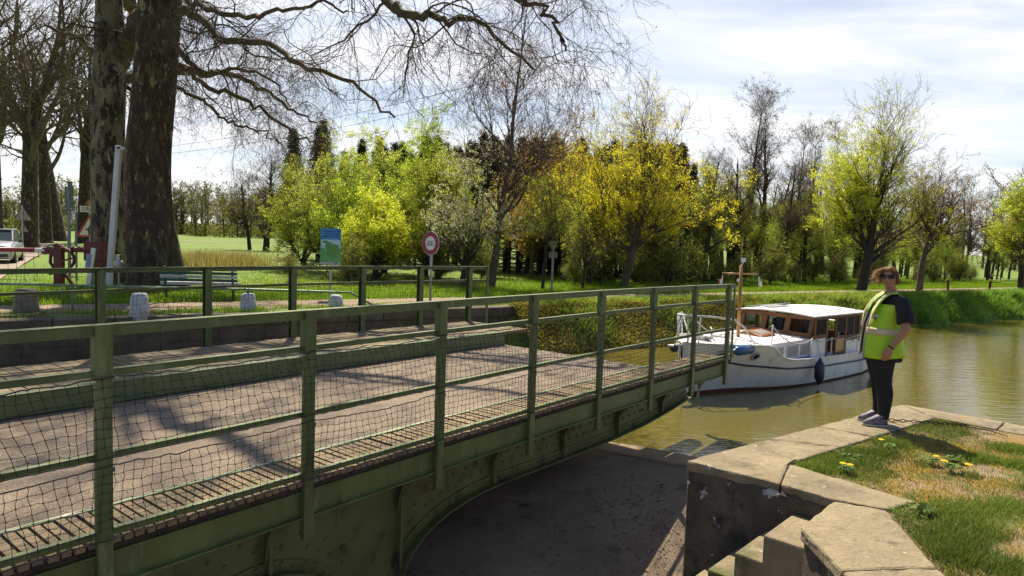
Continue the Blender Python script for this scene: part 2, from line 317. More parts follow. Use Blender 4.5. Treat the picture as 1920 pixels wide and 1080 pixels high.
for i in range(4):
    a, b_ = cuts[i], cuts[i+1]
    o0, o1 = lerp2(q1, q2, a), lerp2(q1, q2, b_)
    if i == 0: stones.append([q1, o1, lerp2(ia, ib, b_), ia, (2.17, 5.28)])
    elif i == 3: stones.append([o0, q2, ib, lerp2(ia, ib, a)])
    else: stones.append([o0, o1, lerp2(ia, ib, b_), lerp2(ia, ib, a)])
stones.append([(2.17, 5.28), (2.46, 5.82), (3.09, 5.0), (2.77, 4.82), (2.45, 4.99)])
stones.append([(2.45, 4.99), (2.77, 4.82), (2.585, 3.93), (1.975, 3.86), (1.985, 4.47)])
stones.append([(1.975, 3.86), (2.585, 3.93), (2.45, 2.9), (1.93, 2.9)])
dq = np.array([4.2, -4.15]); dq /= np.linalg.norm(dq); din = np.array([-dq[1], dq[0]])*-1
for i in range(6):
    a = np.array(q2)+dq*(i*1.05); b_ = np.array(q2)+dq*((i+1)*1.05); wd = .47 if i else .46
    A = np.array(ib) if i == 0 else a-np.array([.70, .71])*-0+np.array([-.33, -.34]); B = b_+np.array([-.33, -.34])
    stones.append([tuple(a), tuple(b_), tuple(B), tuple(A)])
chip = bpy.data.textures.new('chip', 'CLOUDS'); chip.noise_scale = .12; chip.noise_depth = 3
for st in stones:
    st = inset([rel(p) for p in st]); c = sum(p[0]*q[1]-q[0]*p[1] for p, q in zip(st, st[1:]+st[:1]))
    if c < 0: st = st[::-1]
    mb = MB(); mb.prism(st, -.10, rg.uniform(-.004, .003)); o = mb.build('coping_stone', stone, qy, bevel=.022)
    sb = o.modifiers.new('u', 'SUBSURF'); sb.subdivision_type = 'SIMPLE'; sb.levels = sb.render_levels = 4
    dp_ = o.modifiers.new('d', 'DISPLACE'); dp_.texture = chip; dp_.texture_coords = 'LOCAL'; dp_.strength = .022; dp_.mid_level = .62
# stair down beside the quay wall
stp = thing('stone_stair', 'narrow stone steps dropping beside the dark quay wall', 'stairs', (1.9, 4.8, 0))
cdir = np.array([-.735, .678]); side = np.array([.678, .735])
for i in range(5):
    c0 = np.array([1.86, 4.77])+cdir*(.205*i); z1 = -.2-.2*i
    a = c0; b_ = c0-cdir*(.24 if i else .5); poly = [tuple(a-np.array([1.9, 4.8])), tuple(a+side*.62-np.array([1.9, 4.8])), tuple(b_+side*.62-np.array([1.9, 4.8])), tuple(b_-np.array([1.9, 4.8]))]
    c = sum(p[0]*q[1]-q[0]*p[1] for p, q in zip(poly, poly[1:]+poly[:1]))
    if c < 0: poly = poly[::-1]
    mb = MB(); mb.prism(poly, -2.3+.01*i, z1); mb.build('step', stone, stp, bevel=.018)
# soil and turf of the quay
soil = M('quay_soil', (.30, .215, .15), (.20, .145, .10), 2.2, .95, 1., 60, spots=[((.25, .16, .025), 1.5, .44, .56), ((.11, .12, .02), 2.0, .50, .62)], grain=.35, gscale=120)
turf_poly = [(2.47, 5.80), (4.86, 7.62), (9.0, 3.55), (12, 1.4), (2.3, 1.4), (2.58, 3.85), (2.78, 4.84), (3.07, 5.0)]
mb = MB(); mb.prism(turf_poly[::-1], -.3, -.02); o = mb.build('turf', soil); tag(o, kind='structure')

# dead leaves, grit and twigs blown into the recess
rq = np.random.default_rng(31); n = 2600; c = np.stack([rq.uniform(-6, 2.5, n), rq.uniform(3.5, 9.2, n), np.full(n, -1.456)], 1); k = rq.random(n) < .35; c[k, 0] = 2.0-rq.exponential(.5, k.sum()); c[k, 1] = rq.uniform(4.5, 8.6, k.sum())
c[:, 2] = np.interp(c[:, 1], [6.4, 8.75, 9.6], [-1.66, -1.075, -1.07])+.004; c = c[c[:, 1] < 8.6]; n = len(c); a = rq.normal(size=(n, 3))*[1, 1, .2]; a /= np.linalg.norm(a, axis=1, keepdims=True); b_ = np.cross(a, [0, 0, 1.])+rq.normal(size=(n, 3))*.25; b_ /= np.linalg.norm(b_, axis=1, keepdims=True); q = rq.uniform(.006, .03, n)[:, None]
V = np.stack([c-a*q, c+b_*q*.4+[0, 0, .006], c+a*q, c-b_*q*.4+[0, 0, .006]], 1).reshape(-1, 3); o = npmesh('floor_litter', V, np.arange(n*4).reshape(n, 4), leafmat('floor_litter_leaf', (.10, .06, .03), (.34, .26, .16), .1)); tag(o, 'dead leaves and grit scattered on the recess floor', 'litter', None, 'stuff')
# ---------------------------------------------------------------- swing bridge, half open
TH = math.radians(38.14); U = np.array([math.sin(TH), math.cos(TH)]); NN = np.array([-U[1], U[0]])
S0, D0 = 3.0, 6.2
bl = U*S0+NN*D0
br = thing('swing_bridge', 'green riveted iron swing bridge standing half open over the canal', 'bridge', (bl[0], bl[1], 0), PI/2-TH)
def cz(s): return -.0013*max(0, s-4)**2
def B(s, D, z): return (s-S0, D-D0, z+cz(s))
SMIN, SE = -5., 10.78
def segs(a, b, st=.65):
    n = max(1, int(math.ceil((b-a)/st))); return [a+(b-a)*i/n for i in range(n+1)]
def long_box(mb, a, b, D0_, D1_, z0, z1):
    ss = segs(a, b); vs = []
    for s in ss: vs += [B(s, D0_, z0), B(s, D1_, z0), B(s, D1_, z1), B(s, D0_, z1)]
    fs = [[4*i+j, 4*i+(j+1) % 4, 4*i+4+(j+1) % 4, 4*i+4+j] for i in range(len(ss)-1) for j in range(4)]
    fs = [f[::-1] for f in fs]; fs += [[0, 1, 2, 3], [4*(len(ss)-1)+j for j in (3, 2, 1, 0)]]
    mb.add(vs, fs); return mb
# carriageway
mb = MB(); long_box(mb, SMIN, 9.02, 4.50, 7.2, .02, .105); mb.build('carriageway', asphalt, br)
mb = MB(); long_box(mb, SMIN, 9.33, 4.455, 4.497, .0, .137); mb.build('edge_angle', M('worn_edge_angle', (.30, .33, .22), (.16, .21, .1), 6, .4, .1, 60, spots=[((.45, .43, .36), 9, .55, .7)]), br)
mb = MB(); long_box(mb, SMIN, 9.02, 7.203, 7.33, .11, .315); long_box(mb, SMIN, 9.02, 7.19, 7.35, .315, .327); mb.build('kerb_beam', M('kerb_green', (.13, .165, .065), (.075, .105, .04), 5, .45, .15, 50, spots=[((.05, .06, .03), 7, .6, .7)]), br, bevel=.006)
# plank walkways: boards across, each slightly different
def planks(name, D_a, D_b, z1, s_end, th=.06):
    mb = MB(); s = SMIN
    while s < s_end-.1:
        wd = (.062 if D_a < 5 else .12)+rg.uniform(-.005, .005); dz = rg.uniform(-.006, .004); da = D_a-rg.uniform(0, .02) if D_a < 5 else D_a
        z0, z2 = z1-th, z1+dz
        a, b_ = s+.004, min(s+wd, s_end)-(.012 if D_a < 5 else .006)-(.012 if rg.random() < .1 else 0)
        mb.add([B(a, da, z0), B(b_, da, z0), B(b_, D_b, z0), B(a, D_b, z0), B(a, da, z2), B(b_, da, z2), B(b_, D_b, z2), B(a, D_b, z2)],
               [[0, 3, 2, 1], [4, 5, 6, 7], [0, 1, 5, 4], [1, 2, 6, 5], [2, 3, 7, 6], [3, 0, 4, 7]]); s += wd
    return mb.build(name, wood_grey, br)
pw = planks('plank_walkway', 3.985, 4.45, .128, 10.9, .03); planks('plank_walkway', 7.36, 8.78, .30, 9.9)
mb = MB(); ss = np.arange(SMIN, 10.9, .021); jz = np.cumsum(rg.normal(0, .004, len(ss))); jz = jz-np.convolve(jz, np.ones(40)/40, 'same'); jd = rg.uniform(0, .012, len(ss)); vs = []
for s_, a_, d_ in zip(ss, jz, jd): vs += [B(s_, 3.972+d_, .062), B(s_, 3.968+d_, .082+a_*.4), B(s_, 3.975+d_, .097), B(s_, 4.475, .0955), B(s_, 4.475, .062)]
mb.add(vs, [[5*i+j, 5*i+(j+1) % 5, 5*i+5+(j+1) % 5, 5*i+5+j][::-1] for i in range(len(ss)-1) for j in range(5)]); mb.build('walkway_bearer', rust, br)
# grit, dry catkins and leaf bits blown against the kerbs
rgt = np.random.default_rng(8); n = 3800; s_ = rgt.uniform(-2, 9.0, n); D_ = np.where(rgt.random(n) < .45, 7.19-rgt.exponential(.10, n), np.where(rgt.random(n) < .4, 4.52+rgt.exponential(.12, n), rgt.uniform(4.5, 7.2, n))); D_ = np.clip(D_, 4.5, 7.19)
c = np.stack([s_-S0, D_-D0, .1065+np.array([cz(q) for q in s_])], 1); a = rgt.normal(size=(n, 3))*np.array([1, 1, .25]); a /= np.linalg.norm(a, axis=1, keepdims=True); b_ = np.cross(a, [0, 0, 1.])+rgt.normal(size=(n, 3))*.2; b_ /= np.linalg.norm(b_, axis=1, keepdims=True); q = rgt.uniform(.003, .011, n)[:, None]
V = np.stack([c-a*q, c+b_*q*.5+[0, 0, .003], c+a*q, c-b_*q*.5+[0, 0, .003]], 1).reshape(-1, 3); lit = npmesh('leaf_litter', V, np.arange(n*4).reshape(n, 4), leafmat('litter', (.08, .05, .03), (.32, .22, .12), .1), br); tag(lit, kind='stuff')
# fascia beam (channel)
mb = MB(); long_box(mb, SMIN, SE, 3.99, 4.02, -.125, .052); long_box(mb, SMIN, SE, 3.955, 4.06, -.137, -.125); long_box(mb, SMIN, SE, 3.965, 4.06, .052, .059)
fa = mb.build('fascia_beam', green, br)
mb = MB(); long_box(mb, SMIN, 9.95, 8.80, 8.84, .02, .2); mb.build('fascia_beam', green, br)
# main girders: web with curved foot
bot = [(10.26, -.50), (9.4, -.60), (8.7, -.66), (7.9, -.69), (7.2, -.70), (6.4, -.695), (5.6, -.685), (5.25, -.69), (4.95, -.715), (4.7, -.76), (4.5, -.82), (4.33, -.90), (4.2, -1.0), (4.12, -1.12), (4.07, -1.25), (4.04, -1.68), (3.45, -1.68), (3.40, -1.0), (3.28, -.90), (3.1, -.78), (2.9, -.71), (2.7, -.685), (2.5, -.70), (2.3, -.75), (2.13, -.84), (2.02, -.95), (1.95, -1.10), (1.9, -1.68), (-5., -1.68)]
def girder(D, sgn):
    web = MB(); poly = [(10.26, -.14)]+bot+[(-5., -.14)]
    # web as quads between top edge and bottom curve so it follows the camber
    top = -.135; vs = []
    for s, z in bot: vs += [B(s, D-.012, z), B(s, D-.012, top), B(s, D+.012, z), B(s, D+.012, top)]
    n = len(bot); fs = []
    for i in range(n-1):
        a, c = 4*i, 4*i+4
        fs += [[a, c, c+1, a+1], [a+2, a+3, c+3, c+2], [a, a+2, c+2, c], [a+1, c+1, c+3, a+3]]
    fs += [[0, 1, 3, 2]]
    web.add(vs, fs); g = web.build('main_girder', green_dk, br)
    fl_ = MB()
    for i in range(n-2):                                            # bottom flange + angle strip
        s0, z0 = bot[i]; s1, z1 = bot[i+1]
        if abs(z0+1.68) < .01 and abs(z1+1.68) < .01: continue
        for (zz, d0, d1, t) in ((0, -.11, .11, .016), ):
            dz_, dsx = z1-z0, s1-s0; L_ = math.hypot(dz_, dsx); nx, nz = dz_/L_*t, -dsx/L_*t
            p = [B(s0, D+d0, z0), B(s1, D+d0, z1), B(s1, D+d1, z1), B(s0, D+d1, z0)]
            q = [(a-nx, b_, c-nz) for a, b_, c in p]
            fl_.add(p+q, [[0, 1, 2, 3], [7, 6, 5, 4], [0, 4, 5, 1], [1, 5, 6, 2], [2, 6, 7, 3], [3, 7, 4, 0]])
            nx2, nz2 = -dz_/L_*.085, dsx/L_*.085
            e = D-.017*sgn; e2 = D-.026*sgn
            # angle leg lying on the web
            p = [B(s0, e, z0), B(s1, e, z1)]; p2 = [(p[1][0]-nx2*-1*-1, p[1][1], p[1][2]+abs(nz2) if True else 0), (p[0][0]-nx2, p[0][1], p[0][2]+abs(nz2))]
            up = [(x, e2-D0, z) for x, y, z in p]+[(x, e2-D0, z) for x, y, z in p2]
            lo = [(x, D-.011*sgn-D0, z) for x, y, z in p]+[(x, D-.011*sgn-D0, z) for x, y, z in p2]
            fl_.add(up+lo, [[0, 1, 2, 3], [7, 6, 5, 4], [2, 6, 7, 3], [0, 4, 5, 1]])
    fl_.build('bottom_flange', green_dk, g)
    if sgn > 0:
        st = MB(); rv = MB(); e = D-.012
        for k in range(-4, 8):
            s = .2+1.305*k+1.305
            zb = np.interp(s, [b_[0] for b_ in bot[::-1]], [b_[1] for b_ in bot[::-1]])
            if s > 10.2: continue
            st = MB(); st.add([B(s-.03, e-.06, zb+.01), B(s+.0, e-.06, zb+.01), B(s+.0, e, zb+.01), B(s-.03, e, zb+.01), B(s-.03, e-.06, -.14), B(s, e-.06, -.14), B(s, e, -.14), B(s-.03, e, -.14)], [[0, 3, 2, 1], [0, 1, 5, 4], [1, 2, 6, 5], [3, 0, 4, 7]]); st.build('stiffener', green_dk, g)
            m2 = (s+.62); zb2 = np.interp(m2, [b_[0] for b_ in bot[::-1]], [b_[1] for b_ in bot[::-1]]); rv.add([B(m2-.004, e-.006, max(zb, zb2)+.12), B(m2+.004, e-.006, max(zb, zb2)+.12), B(m2+.004, e-.006, -.14), B(m2-.004, e-.006, -.14)], [[0, 1, 2, 3]])
            for j in range(6): rv.ball(B(s+.05, e-.004, -.2-(abs(zb)-.28)*j/5), .011, 6, 4)
        for i in range(n-1):
            s0, z0 = bot[i]; s1, z1 = bot[i+1]; L_ = math.hypot(s1-s0, z1-z0); m_ = max(1, int(L_/.075))
            if abs(z0+1.68) < .01 and abs(z1+1.68) < .01: continue
            for j in range(m_):
                f = j/m_; s = s0+(s1-s0)*f; z = z0+(z1-z0)*f; nx, nz = (z1-z0)/L_, -(s1-s0)/L_
                if nz < 0: pass
                rv.ball(B(s-nx*.05*-1, e-.012, z+abs(nz)*.045+(.0 if abs(nz) > .3 else .0)), .016, 8, 6)
                if j % 2 == 0: rv.ball(B(s+nx*.15, e-.004, z+abs(nz)*.16+.02), .016, 8, 6)
                if j % 2 == 1 and z < -.5: rv.ball(B(s+nx*.24, e-.004, z+abs(nz)*.25+.03), .016, 8, 6)
        web2 = MB(); web2.v = list(web.v); web2.f = list(web.f); web2.add(rv.v, rv.f); me = bpy.data.meshes.new('main_girder'); me.from_pydata([tuple(v) for v in web2.v], [], web2.f); me.materials.append(green_dk); g.data = me
girder(4.45, 1); girder(8.3, -1)
# curved brackets under each post
def bracket(s, D_o, D_i, zb):
    mb = MB(); prof = []
    for i in range(9):
        a = i/8*PI/2; prof.append((D_i-(D_i-D_o)*(1-math.sin(a))*1.0, -.14-(zb)*(1-math.cos(a)) if False else -.14))
    pts = [(D_o, -.14)]+[(D_o+(D_i-D_o)*(math.sin(t*PI/2)), -.16-zb*(1-math.cos(t*PI/2))) for t in np.linspace(0, 1, 9)]+[(D_i, -.14)]
    n = len(pts); vs = [B(s-.006, d, z) for d, z in pts]+[B(s+.006, d, z) for d, z in pts]
    fs = [list(range(n)), list(range(2*n-1, n-1, -1))]+[[i, n+i, n+(i+1) % n, (i+1) % n] for i in range(n)]
    mb.add(vs, fs)
    for i in range(1, n-2):
        (d0, z0), (d1, z1) = pts[i], pts[i+1]
        mb.add([B(s-.05, d0, z0), B(s+.05, d0, z0), B(s+.05, d1, z1), B(s-.05, d1, z1), B(s-.05, d0, z0-.01), B(s+.05, d0, z0-.01), B(s+.05, d1, z1-.01), B(s-.05, d1, z1-.01)],
               [[0, 1, 2, 3], [7, 6, 5, 4], [0, 4, 5, 1], [1, 5, 6, 2], [2, 6, 7, 3], [3, 7, 4, 0]])
    mb.build('bracket', green_dk, br)
NP = [.2+1.305*k for k in range(-3, 9)]
for s in NP: bracket(s, 4.06, 4.40, .42)
# cross beams, underside, pivot
for s in segs(-4.5, 8.8, .65):
    mb = MB(); mb.add([B(s+a, d, z) for a in (-.05, .05) for d in (4.47, 8.28) for z in (-.45, -.02)], [[0, 1, 3, 2], [4, 6, 7, 5], [0, 2, 6, 4], [1, 5, 7, 3], [0, 4, 5, 1], [2, 3, 7, 6]]); mb.build('cross_beam', green_dk, br)
mb = MB(); long_box(mb, SMIN, 8.85, 4.48, 8.27, -.015, .015); mb.build('deck_underside', rust, br)
mb = MB(); mb.loft([((2.0-S0+.2, 0, -1.655), 1.7, 1.7), ((2.0-S0+.2, 0, -.75), 1.7, 1.7), ((2.0-S0+.2, 0, -.74), 1.2, 1.2), ((2.0-S0+.2, 0, -.5), 1.2, 1.2)], 40); mb.build('pivot_drum', rust, br)
# end walkway of the outer side: end board and curved cover strip
# ---- railings
def railing(posts, s_a, s_e, D, z0, z1, sgn, mids, name_net, nets):
    """sgn +1: camera is on the low-D side"""
    mb = MB(); H = z1-z0
    long_box(mb, s_a, s_e, D-.035, D+.03, z1-.008, z1); long_box(mb, s_a, s_e, D-.037 if sgn > 0 else D+.022, D-.027 if sgn > 0 else D+.032, z1-.062, z1-.0085)
    rl = mb.build('railing', green, br)
    for zm in mids:
        m_ = MB(); long_box(m_, s_a, s_e, D-.02, D+.02, zm-.004, zm+.003); long_box(m_, s_a, s_e, D-.024 if sgn > 0 else D+.016, D-.016 if sgn > 0 else D+.024, zm-.034, zm-.0045); m_.build('rail', green, rl)
    for s in posts:
        m_ = MB(); lowz = -.285 if sgn > 0 else .05
        def bx(a, b_, d0, d1, za, zb): m_.add([B(s+x, d, z) for x in (a, b_) for d in (d0, d1) for z in (za, zb)], [[0, 1, 3, 2], [4, 6, 7, 5], [0, 2, 6, 4], [1, 5, 7, 3], [0, 4, 5, 1], [2, 3, 7, 6]])
        if sgn > 0:
            bx(-.04, .04, D-.058, D-.046, lowz, z1-.295); bx(-.007, .007, D-.046, D-.02, lowz, z1-.07)
            bx(-.044, .044, D-.060, D-.046, z1-.30, z1+.004)
            bx(-.044, -.036, D-.046, D+.01, z1-.30, z1-.01); bx(-.04, -.033, D-.046, D-.012, lowz, z1-.31)
        else:
            bx(-.045, .045, D+.034, D+.045, lowz, z1-.01); bx(-.006, .006, D-.03, D+.033, lowz, z1-.01)
            bx(-.045, .045, D-.045, D-.035, lowz, z1-.03)
        m_.build('post', green, rl, bevel=.003)
        if sgn > 0 and s > -1:
            for zc in (mids[0]-.03, mids[1]-.0, mids[1]-.09, z0-.03):
                c = MB(); c.ball(B(s+.045, D-.05, zc), (.009, .010, .014), 8, 6); c.build('net_clip', clip_m, rl, smooth=True)
    for (dz_t, dz_b, sag, skew) in nets:
        net(rl, s_a, s_e, D, dz_t, dz_b, sag, skew, sgn, posts)
    return rl
clip_m = solid('clip_grey', (.12, .13, .13), .4)
net_m = M('net_cord', (.018, .018, .024), (.03, .028, .03), 20, .8); net_m2 = M('far_net_cord', (.07, .065, .05), (.04, .04, .03), 20, .8)
def net(parent, s_a, s_e, D, zt, zb, sag, skew, sgn, posts):
    cell = .054; nc = int((s_e-s_a)/cell); nr = max(3, int(round((zt-zb)/cell)))
    Sg = s_a+np.arange(nc+1)*cell; Rr = np.arange(nr+1)/nr
    S, Rw = np.meshgrid(Sg, Rr, indexing='ij')
    ph = np.array([((s-.2) % 1.305)/1.305 for s in Sg])
    bay = np.floor((Sg-.2)/1.305).astype(int); rr_ = np.random.default_rng(int(abs(zt)*1000)); amp = rr_.uniform(.5, 1.5, 60)[bay % 60]; asy = rr_.uniform(-.8, .8, 60)[bay % 60]
    sagv = sag*amp*(4*ph*(1-ph))*(1+asy*(ph-.5))
    Z = zt-sagv[:, None]*(1-Rw)-(zt-zb)*Rw+sagv[:, None]*.25*Rw*0
    X = S+skew*Rw*(.4+.6*np.sin(ph*PI))[:, None]+.012*np.sin(S*9+Rw*5)
    nz_ = rg.normal(0, .0035, S.shape); Z = Z+nz_; X = X+rg.normal(0, .0035, S.shape)
    Y = D-(.068 if sgn > 0 else -.03)-.012*np.sin(Rw*PI)*np.sin(ph*PI)[:, None]*sgn+rg.normal(0, .002, S.shape)
    zc = np.array([cz(s) for s in Sg])[:, None]
    P = np.stack([X-S0, Y-D0, Z+zc], -1)
    r = .0018 if sgn > 0 else .0017
    def wav(Q):       # extra mid points so cords curve between knots
        mid = (Q[:, 1:]+Q[:, :-1])/2+rg.normal(0, .0022, Q[:, 1:].shape); o = np.empty((Q.shape[0], Q.shape[1]*2-1, 3)); o[:, ::2] = Q; o[:, 1::2] = mid; return o
    if sgn > 0: PV, PH = wav(P), wav(P.transpose(1, 0, 2))
    else: PV, PH = P, P.transpose(1, 0, 2)
    parts = [tubes(PV, np.full(PV.shape[:2], r), 3), tubes(PH, np.full(PH.shape[:2], r), 3)]
    top = PH[:1]+np.array([0, -.002, 0]); parts.append(tubes(top, np.full(top.shape[:2], .0042), 5))
    bt = PH[-1:]+np.array([0, -.002, 0]); parts.append(tubes(bt, np.full(bt.shape[:2], .0036), 5))
    if sgn > 0:     # knots
        K = P.reshape(-1, 3); cb = np.array([[x, y, z] for z in (-1, 1) for x, y in ((-1, -1), (1, -1), (1, 1), (-1, 1))])*.0031
        parts.append(((K[:, None]+cb[None]).reshape(-1, 3), (np.arange(len(K))[:, None, None]*8+np.array([[0, 3, 2, 1], [4, 5, 6, 7], [0, 1, 5, 4], [1, 2, 6, 5], [2, 3, 7, 6], [3, 0, 4, 7]])[None]).reshape(-1, 4)))
    V, F = merge(parts); npmesh('safety_net', V, F, net_m if sgn > 0 else net_m2, parent)
near_rl = railing(NP, SMIN, 10.9, 4.0, .178, 1.325, 1, (1.075, .615, .178), 'n', [(1.045, .60, .020, .10), (.56, .15, .030, .02)])
FP = [3.32+1.308*k for k in range(-5, 6)]
railing(FP, SMIN, 10.42, 8.8, .21, 1.365, -1, (1.105, .215), 'f', [(1.07, .25, .02, .0)])
# end posts
m_ = MB(); m_.add([B(s, d, z) for s in (10.88, 10.93) for d in (3.965, 3.985) for z in (.1, 1.325)], [[0, 1, 3, 2], [4, 6, 7, 5], [0, 2, 6, 4], [1, 5, 7, 3], [0, 4, 5, 1], [2, 3, 7, 6]]); m_.build('post', green, near_rl)
m_ = MB(); m_.add([B(s, d, z) for s in (10.40, 10.45) for d in (8.80, 8.83) for z in (.1, 1.365)], [[0, 1, 3, 2], [4, 6, 7, 5], [0, 2, 6, 4], [1, 5, 7, 3], [0, 4, 5, 1], [2, 3, 7, 6]]); m_.build('post', green, near_rl)
# ---------------------------------------------------------------- cabin boat
baz = math.radians(49)
bt = thing('cabin_boat', 'small white wooden cabin cruiser with brown wheelhouse moored beyond the bridge end', 'boat', (3.508, 13.535, -1.15), PI/2-baz)
# local: x towards the stern, y = away from the camera, z above the water
hull_m = M('hull_white', (.80, .79, .77), (.72, .71, .68), 2.5, .3, .05, 20, stretch=(1, 1, .35), spots=[((.46, .42, .34), 5, .58, .74), ((.30, .27, .22), 13, .66, .74)])
xs = [0, .15, .35, .6, .85, 1.1, 1.35, 1.6, 1.75, 1.95, 2.15, 2.35, 2.7, 3.2, 3.8, 4.5, 5.2, 6., 6.6, 7.]
BW = np.interp(xs, [0, .15, .4, 1, 1.6, 2, 2.6, 3.5, 5, 6, 7], [.015, .03, .07, .2, .4, .54, .74, .92, 1., 1., .85])
BD = np.interp(xs, [0, .15, .3, .7, 1.1, 1.6, 2.35, 3, 6, 7], [.03, .26, .42, .72, .90, 1.0, 1.05, 1.07, 1.07, .95])
ZS = np.interp(xs, [0, 1.35, 1.6, 1.75, 1.95, 2.15, 2.35, 2.7, 3.6, 5, 6.5, 7], [1.1, 1.045, 1.01, .92, .79, .715, .68, .655, .605, .575, .565, .58])
def hullpt(i, side, f):      # f 0 = waterline 1 = sheer
    b_ = BW[i]+(BD[i]-BW[i])*f**float(np.interp(xs[i], [1.0, 2.4], [1.15, .75])); z = ZS[i]*f; xo = xs[i]-(.16*f if i == 0 else .16*f*max(0, 1-xs[i]/.8))
    return (xo, side*b_, z)
fr = [1., .97, .85, .7, .55, .4, .25, .12, .065]
for side in (1, -1):
    pass
mb = MB(); red = MB()
for side in (1, -1):
    for i in range(len(xs)-1):
        for a, c in zip(fr[:-1], fr[1:]):
            q = [hullpt(i, side, a), hullpt(i+1, side, a), hullpt(i+1, side, c), hullpt(i, side, c)]; mb.add(q, [[0, 1, 2, 3] if side > 0 else [3, 2, 1, 0]])
        a = .065; lo = lambda i_: (xs[i_]+.1*max(0, 1-xs[i_]/.6), side*BW[i_]*.86, -.3)
        q = [hullpt(i, side, a), hullpt(i+1, side, a), lo(i+1), lo(i)]; red.add(q, [[0, 1, 2, 3] if side > 0 else [3, 2, 1, 0]])
i = len(xs)-1
mb.add([hullpt(i, 1, f) for f in fr]+[hullpt(i, -1, f) for f in fr[::-1]], [list(range(2*len(fr)))])
hl = mb.build('hull', hull_m, bt, smooth=True); hl.data.polygons[-1].use_smooth = False
red.build('boot_stripe', M('antifouling_red', (.14, .02, .02), (.08, .02, .02), 5, .6), hl)
# rub rail navy, white gunwale
def along(z_of, off, x0, x1, r, name, mat, parent, sides=(1, -1)):
    for side in sides:
        P = []
        for x in np.linspace(x0, x1, 40):
            zz = z_of(x); zsx = np.interp(x, xs, ZS); f = min(1, zz/zsx); bw, bd = np.interp(x, xs, BW), np.interp(x, xs, BD)
            e = float(np.interp(x, [1.0, 2.4], [1.15, .75]))
            P.append((x-.16*f*max(0, 1-x/.8), side*(bw+(bd-bw)*f**e+off), zz))
        m_ = MB(); m_.tube(P, r, 6); m_.build(name, mat, parent, smooth=True)
navy = solid('navy_rubber', (.02, .018, .06), .5)
along(lambda x: np.interp(x, [.3, 1.2, 2.4, 4, 5.6, 7], [.77, .6, .47, .40, .37, .38]), .012, .45, 6.95, .022, 'rub_rail', navy, bt)
along(lambda x: np.interp(x, xs, ZS)*.999, .0, -.0, 6.98, .018, 'gunwale', white, bt)
deck_m = M('deck_white', (.78, .76, .78), (.70, .69, .72), 3, .45, .05, 30)
mb = MB(); nseg = 8; vs = []
di = [i for i, x in enumerate(xs) if x <= 1.6]
for i in di:
    for j in range(nseg+1):
        y = -1+2*j/nseg; x = xs[i]-.15*max(0, 1-xs[i]/.8); vs.append((x, y*BD[i]*.985, ZS[i]-.012+.045*(1-y*y)*min(1, BD[i])))
mb.add(vs, [[a*(nseg+1)+j, (a+1)*(nseg+1)+j, (a+1)*(nseg+1)+j+1, a*(nseg+1)+j+1] for a in range(len(di)-1) for j in range(nseg)])
mb.build('foredeck', deck_m, bt, smooth=True)
mb = MB(); vs = []
ai = [i for i, x in enumerate(xs) if x >= 1.75]
for i in ai: vs += [(xs[i], -BD[i]*.985, ZS[i]-.05), (xs[i], BD[i]*.985, ZS[i]-.05)]
mb.add(vs, [[2*a, 2*a+2, 2*a+3, 2*a+1] for a in range(len(ai)-1)]); mb.build('side_deck', deck_m, bt)
# trunk cabin
mb = MB(); HW = .84
ys = [(-HW+2*HW*j/10) for j in range(11)]
prof = [(-HW, .5)]+[(y, 1.02+.045*(1-(y/HW)**2)) for y in ys]+[(HW, .5)]
vs = [(x, y, (.9 if x < 2 and z < .6 else z)) for x in (1.62, 1.95, 3.56) for y, z in prof]; n = len(prof); vs = [(x, y, z if not (x > 1.9 and z == .9) else .62) for x, y, z in vs]
mb.add(vs, [[i, i+1, n+i+1, n+i] for i in range(n-1)]+[[n+i, n+i+1, 2*n+i+1, 2*n+i] for i in range(n-1)]+[list(range(n))[::-1], list(range(2*n, 3*n))]); tr = mb.build('trunk_cabin', deck_m, bt, bevel=.012)
curt = M('striped_curtain', (.62, .58, .5), (.2, .19, .17), 1., .8); gl = glassmat('window_glass', (.8, .85, .85), .10)
wv = curt.node_tree.nodes.new('ShaderNodeTexWave'); wv.inputs['Scale'].default_value = 9; wv.inputs['Distortion'].default_value = 1.5
cx = curt.node_tree.nodes['Texture Coordinate'] if 'Texture Coordinate' in curt.node_tree.nodes else None
curt.node_tree.links.new(cx.outputs['Object'], wv.inputs[0]); rp = curt.node_tree.nodes.new('ShaderNodeMix'); rp.data_type = 'RGBA'; rp.inputs[6].default_value = (.55, .5, .42, 1); rp.inputs[7].default_value = (.14, .13, .12, 1)
curt.node_tree.links.new(wv.outputs[0], rp.inputs[0]); curt.node_tree.links.new(rp.outputs[2], curt.node_tree.nodes['Principled BSDF'].inputs['Base Color'])
frame_g = solid('window_frame_grey', (.42, .44, .46), .5)
for side in (-1, 1):
    for (a, c) in ((1.9, 2.33), (2.48, 2.98), (3.1, 3.5)):
        m_ = MB(); y = side*(HW+.006)
        for (x0, x1, z0, z1) in ((a, c, .90, .92), (a, c, .675, .695), (a, a+.02, .695, .90), (c-.02, c, .695, .90)): m_.bb(x0, x1, y-.007, y+.007, z0, z1)
        wf = m_.build('cabin_window', frame_g, bt)
        m_ = MB(); m_.bb(a+.02, c-.02, y-.004, y+.0, .695, .90); m_.build('curtain', curt, wf)
# blue stripe
stb = solid('stripe_blue', (.05, .16, .42), .4)
for side in (-1, 1): mb = MB(); mb.bb(1.98, 6.3, side*(HW+.02)-.008, side*(HW+.02)+.008, .60, .637); mb.build('blue_stripe', stb, bt)
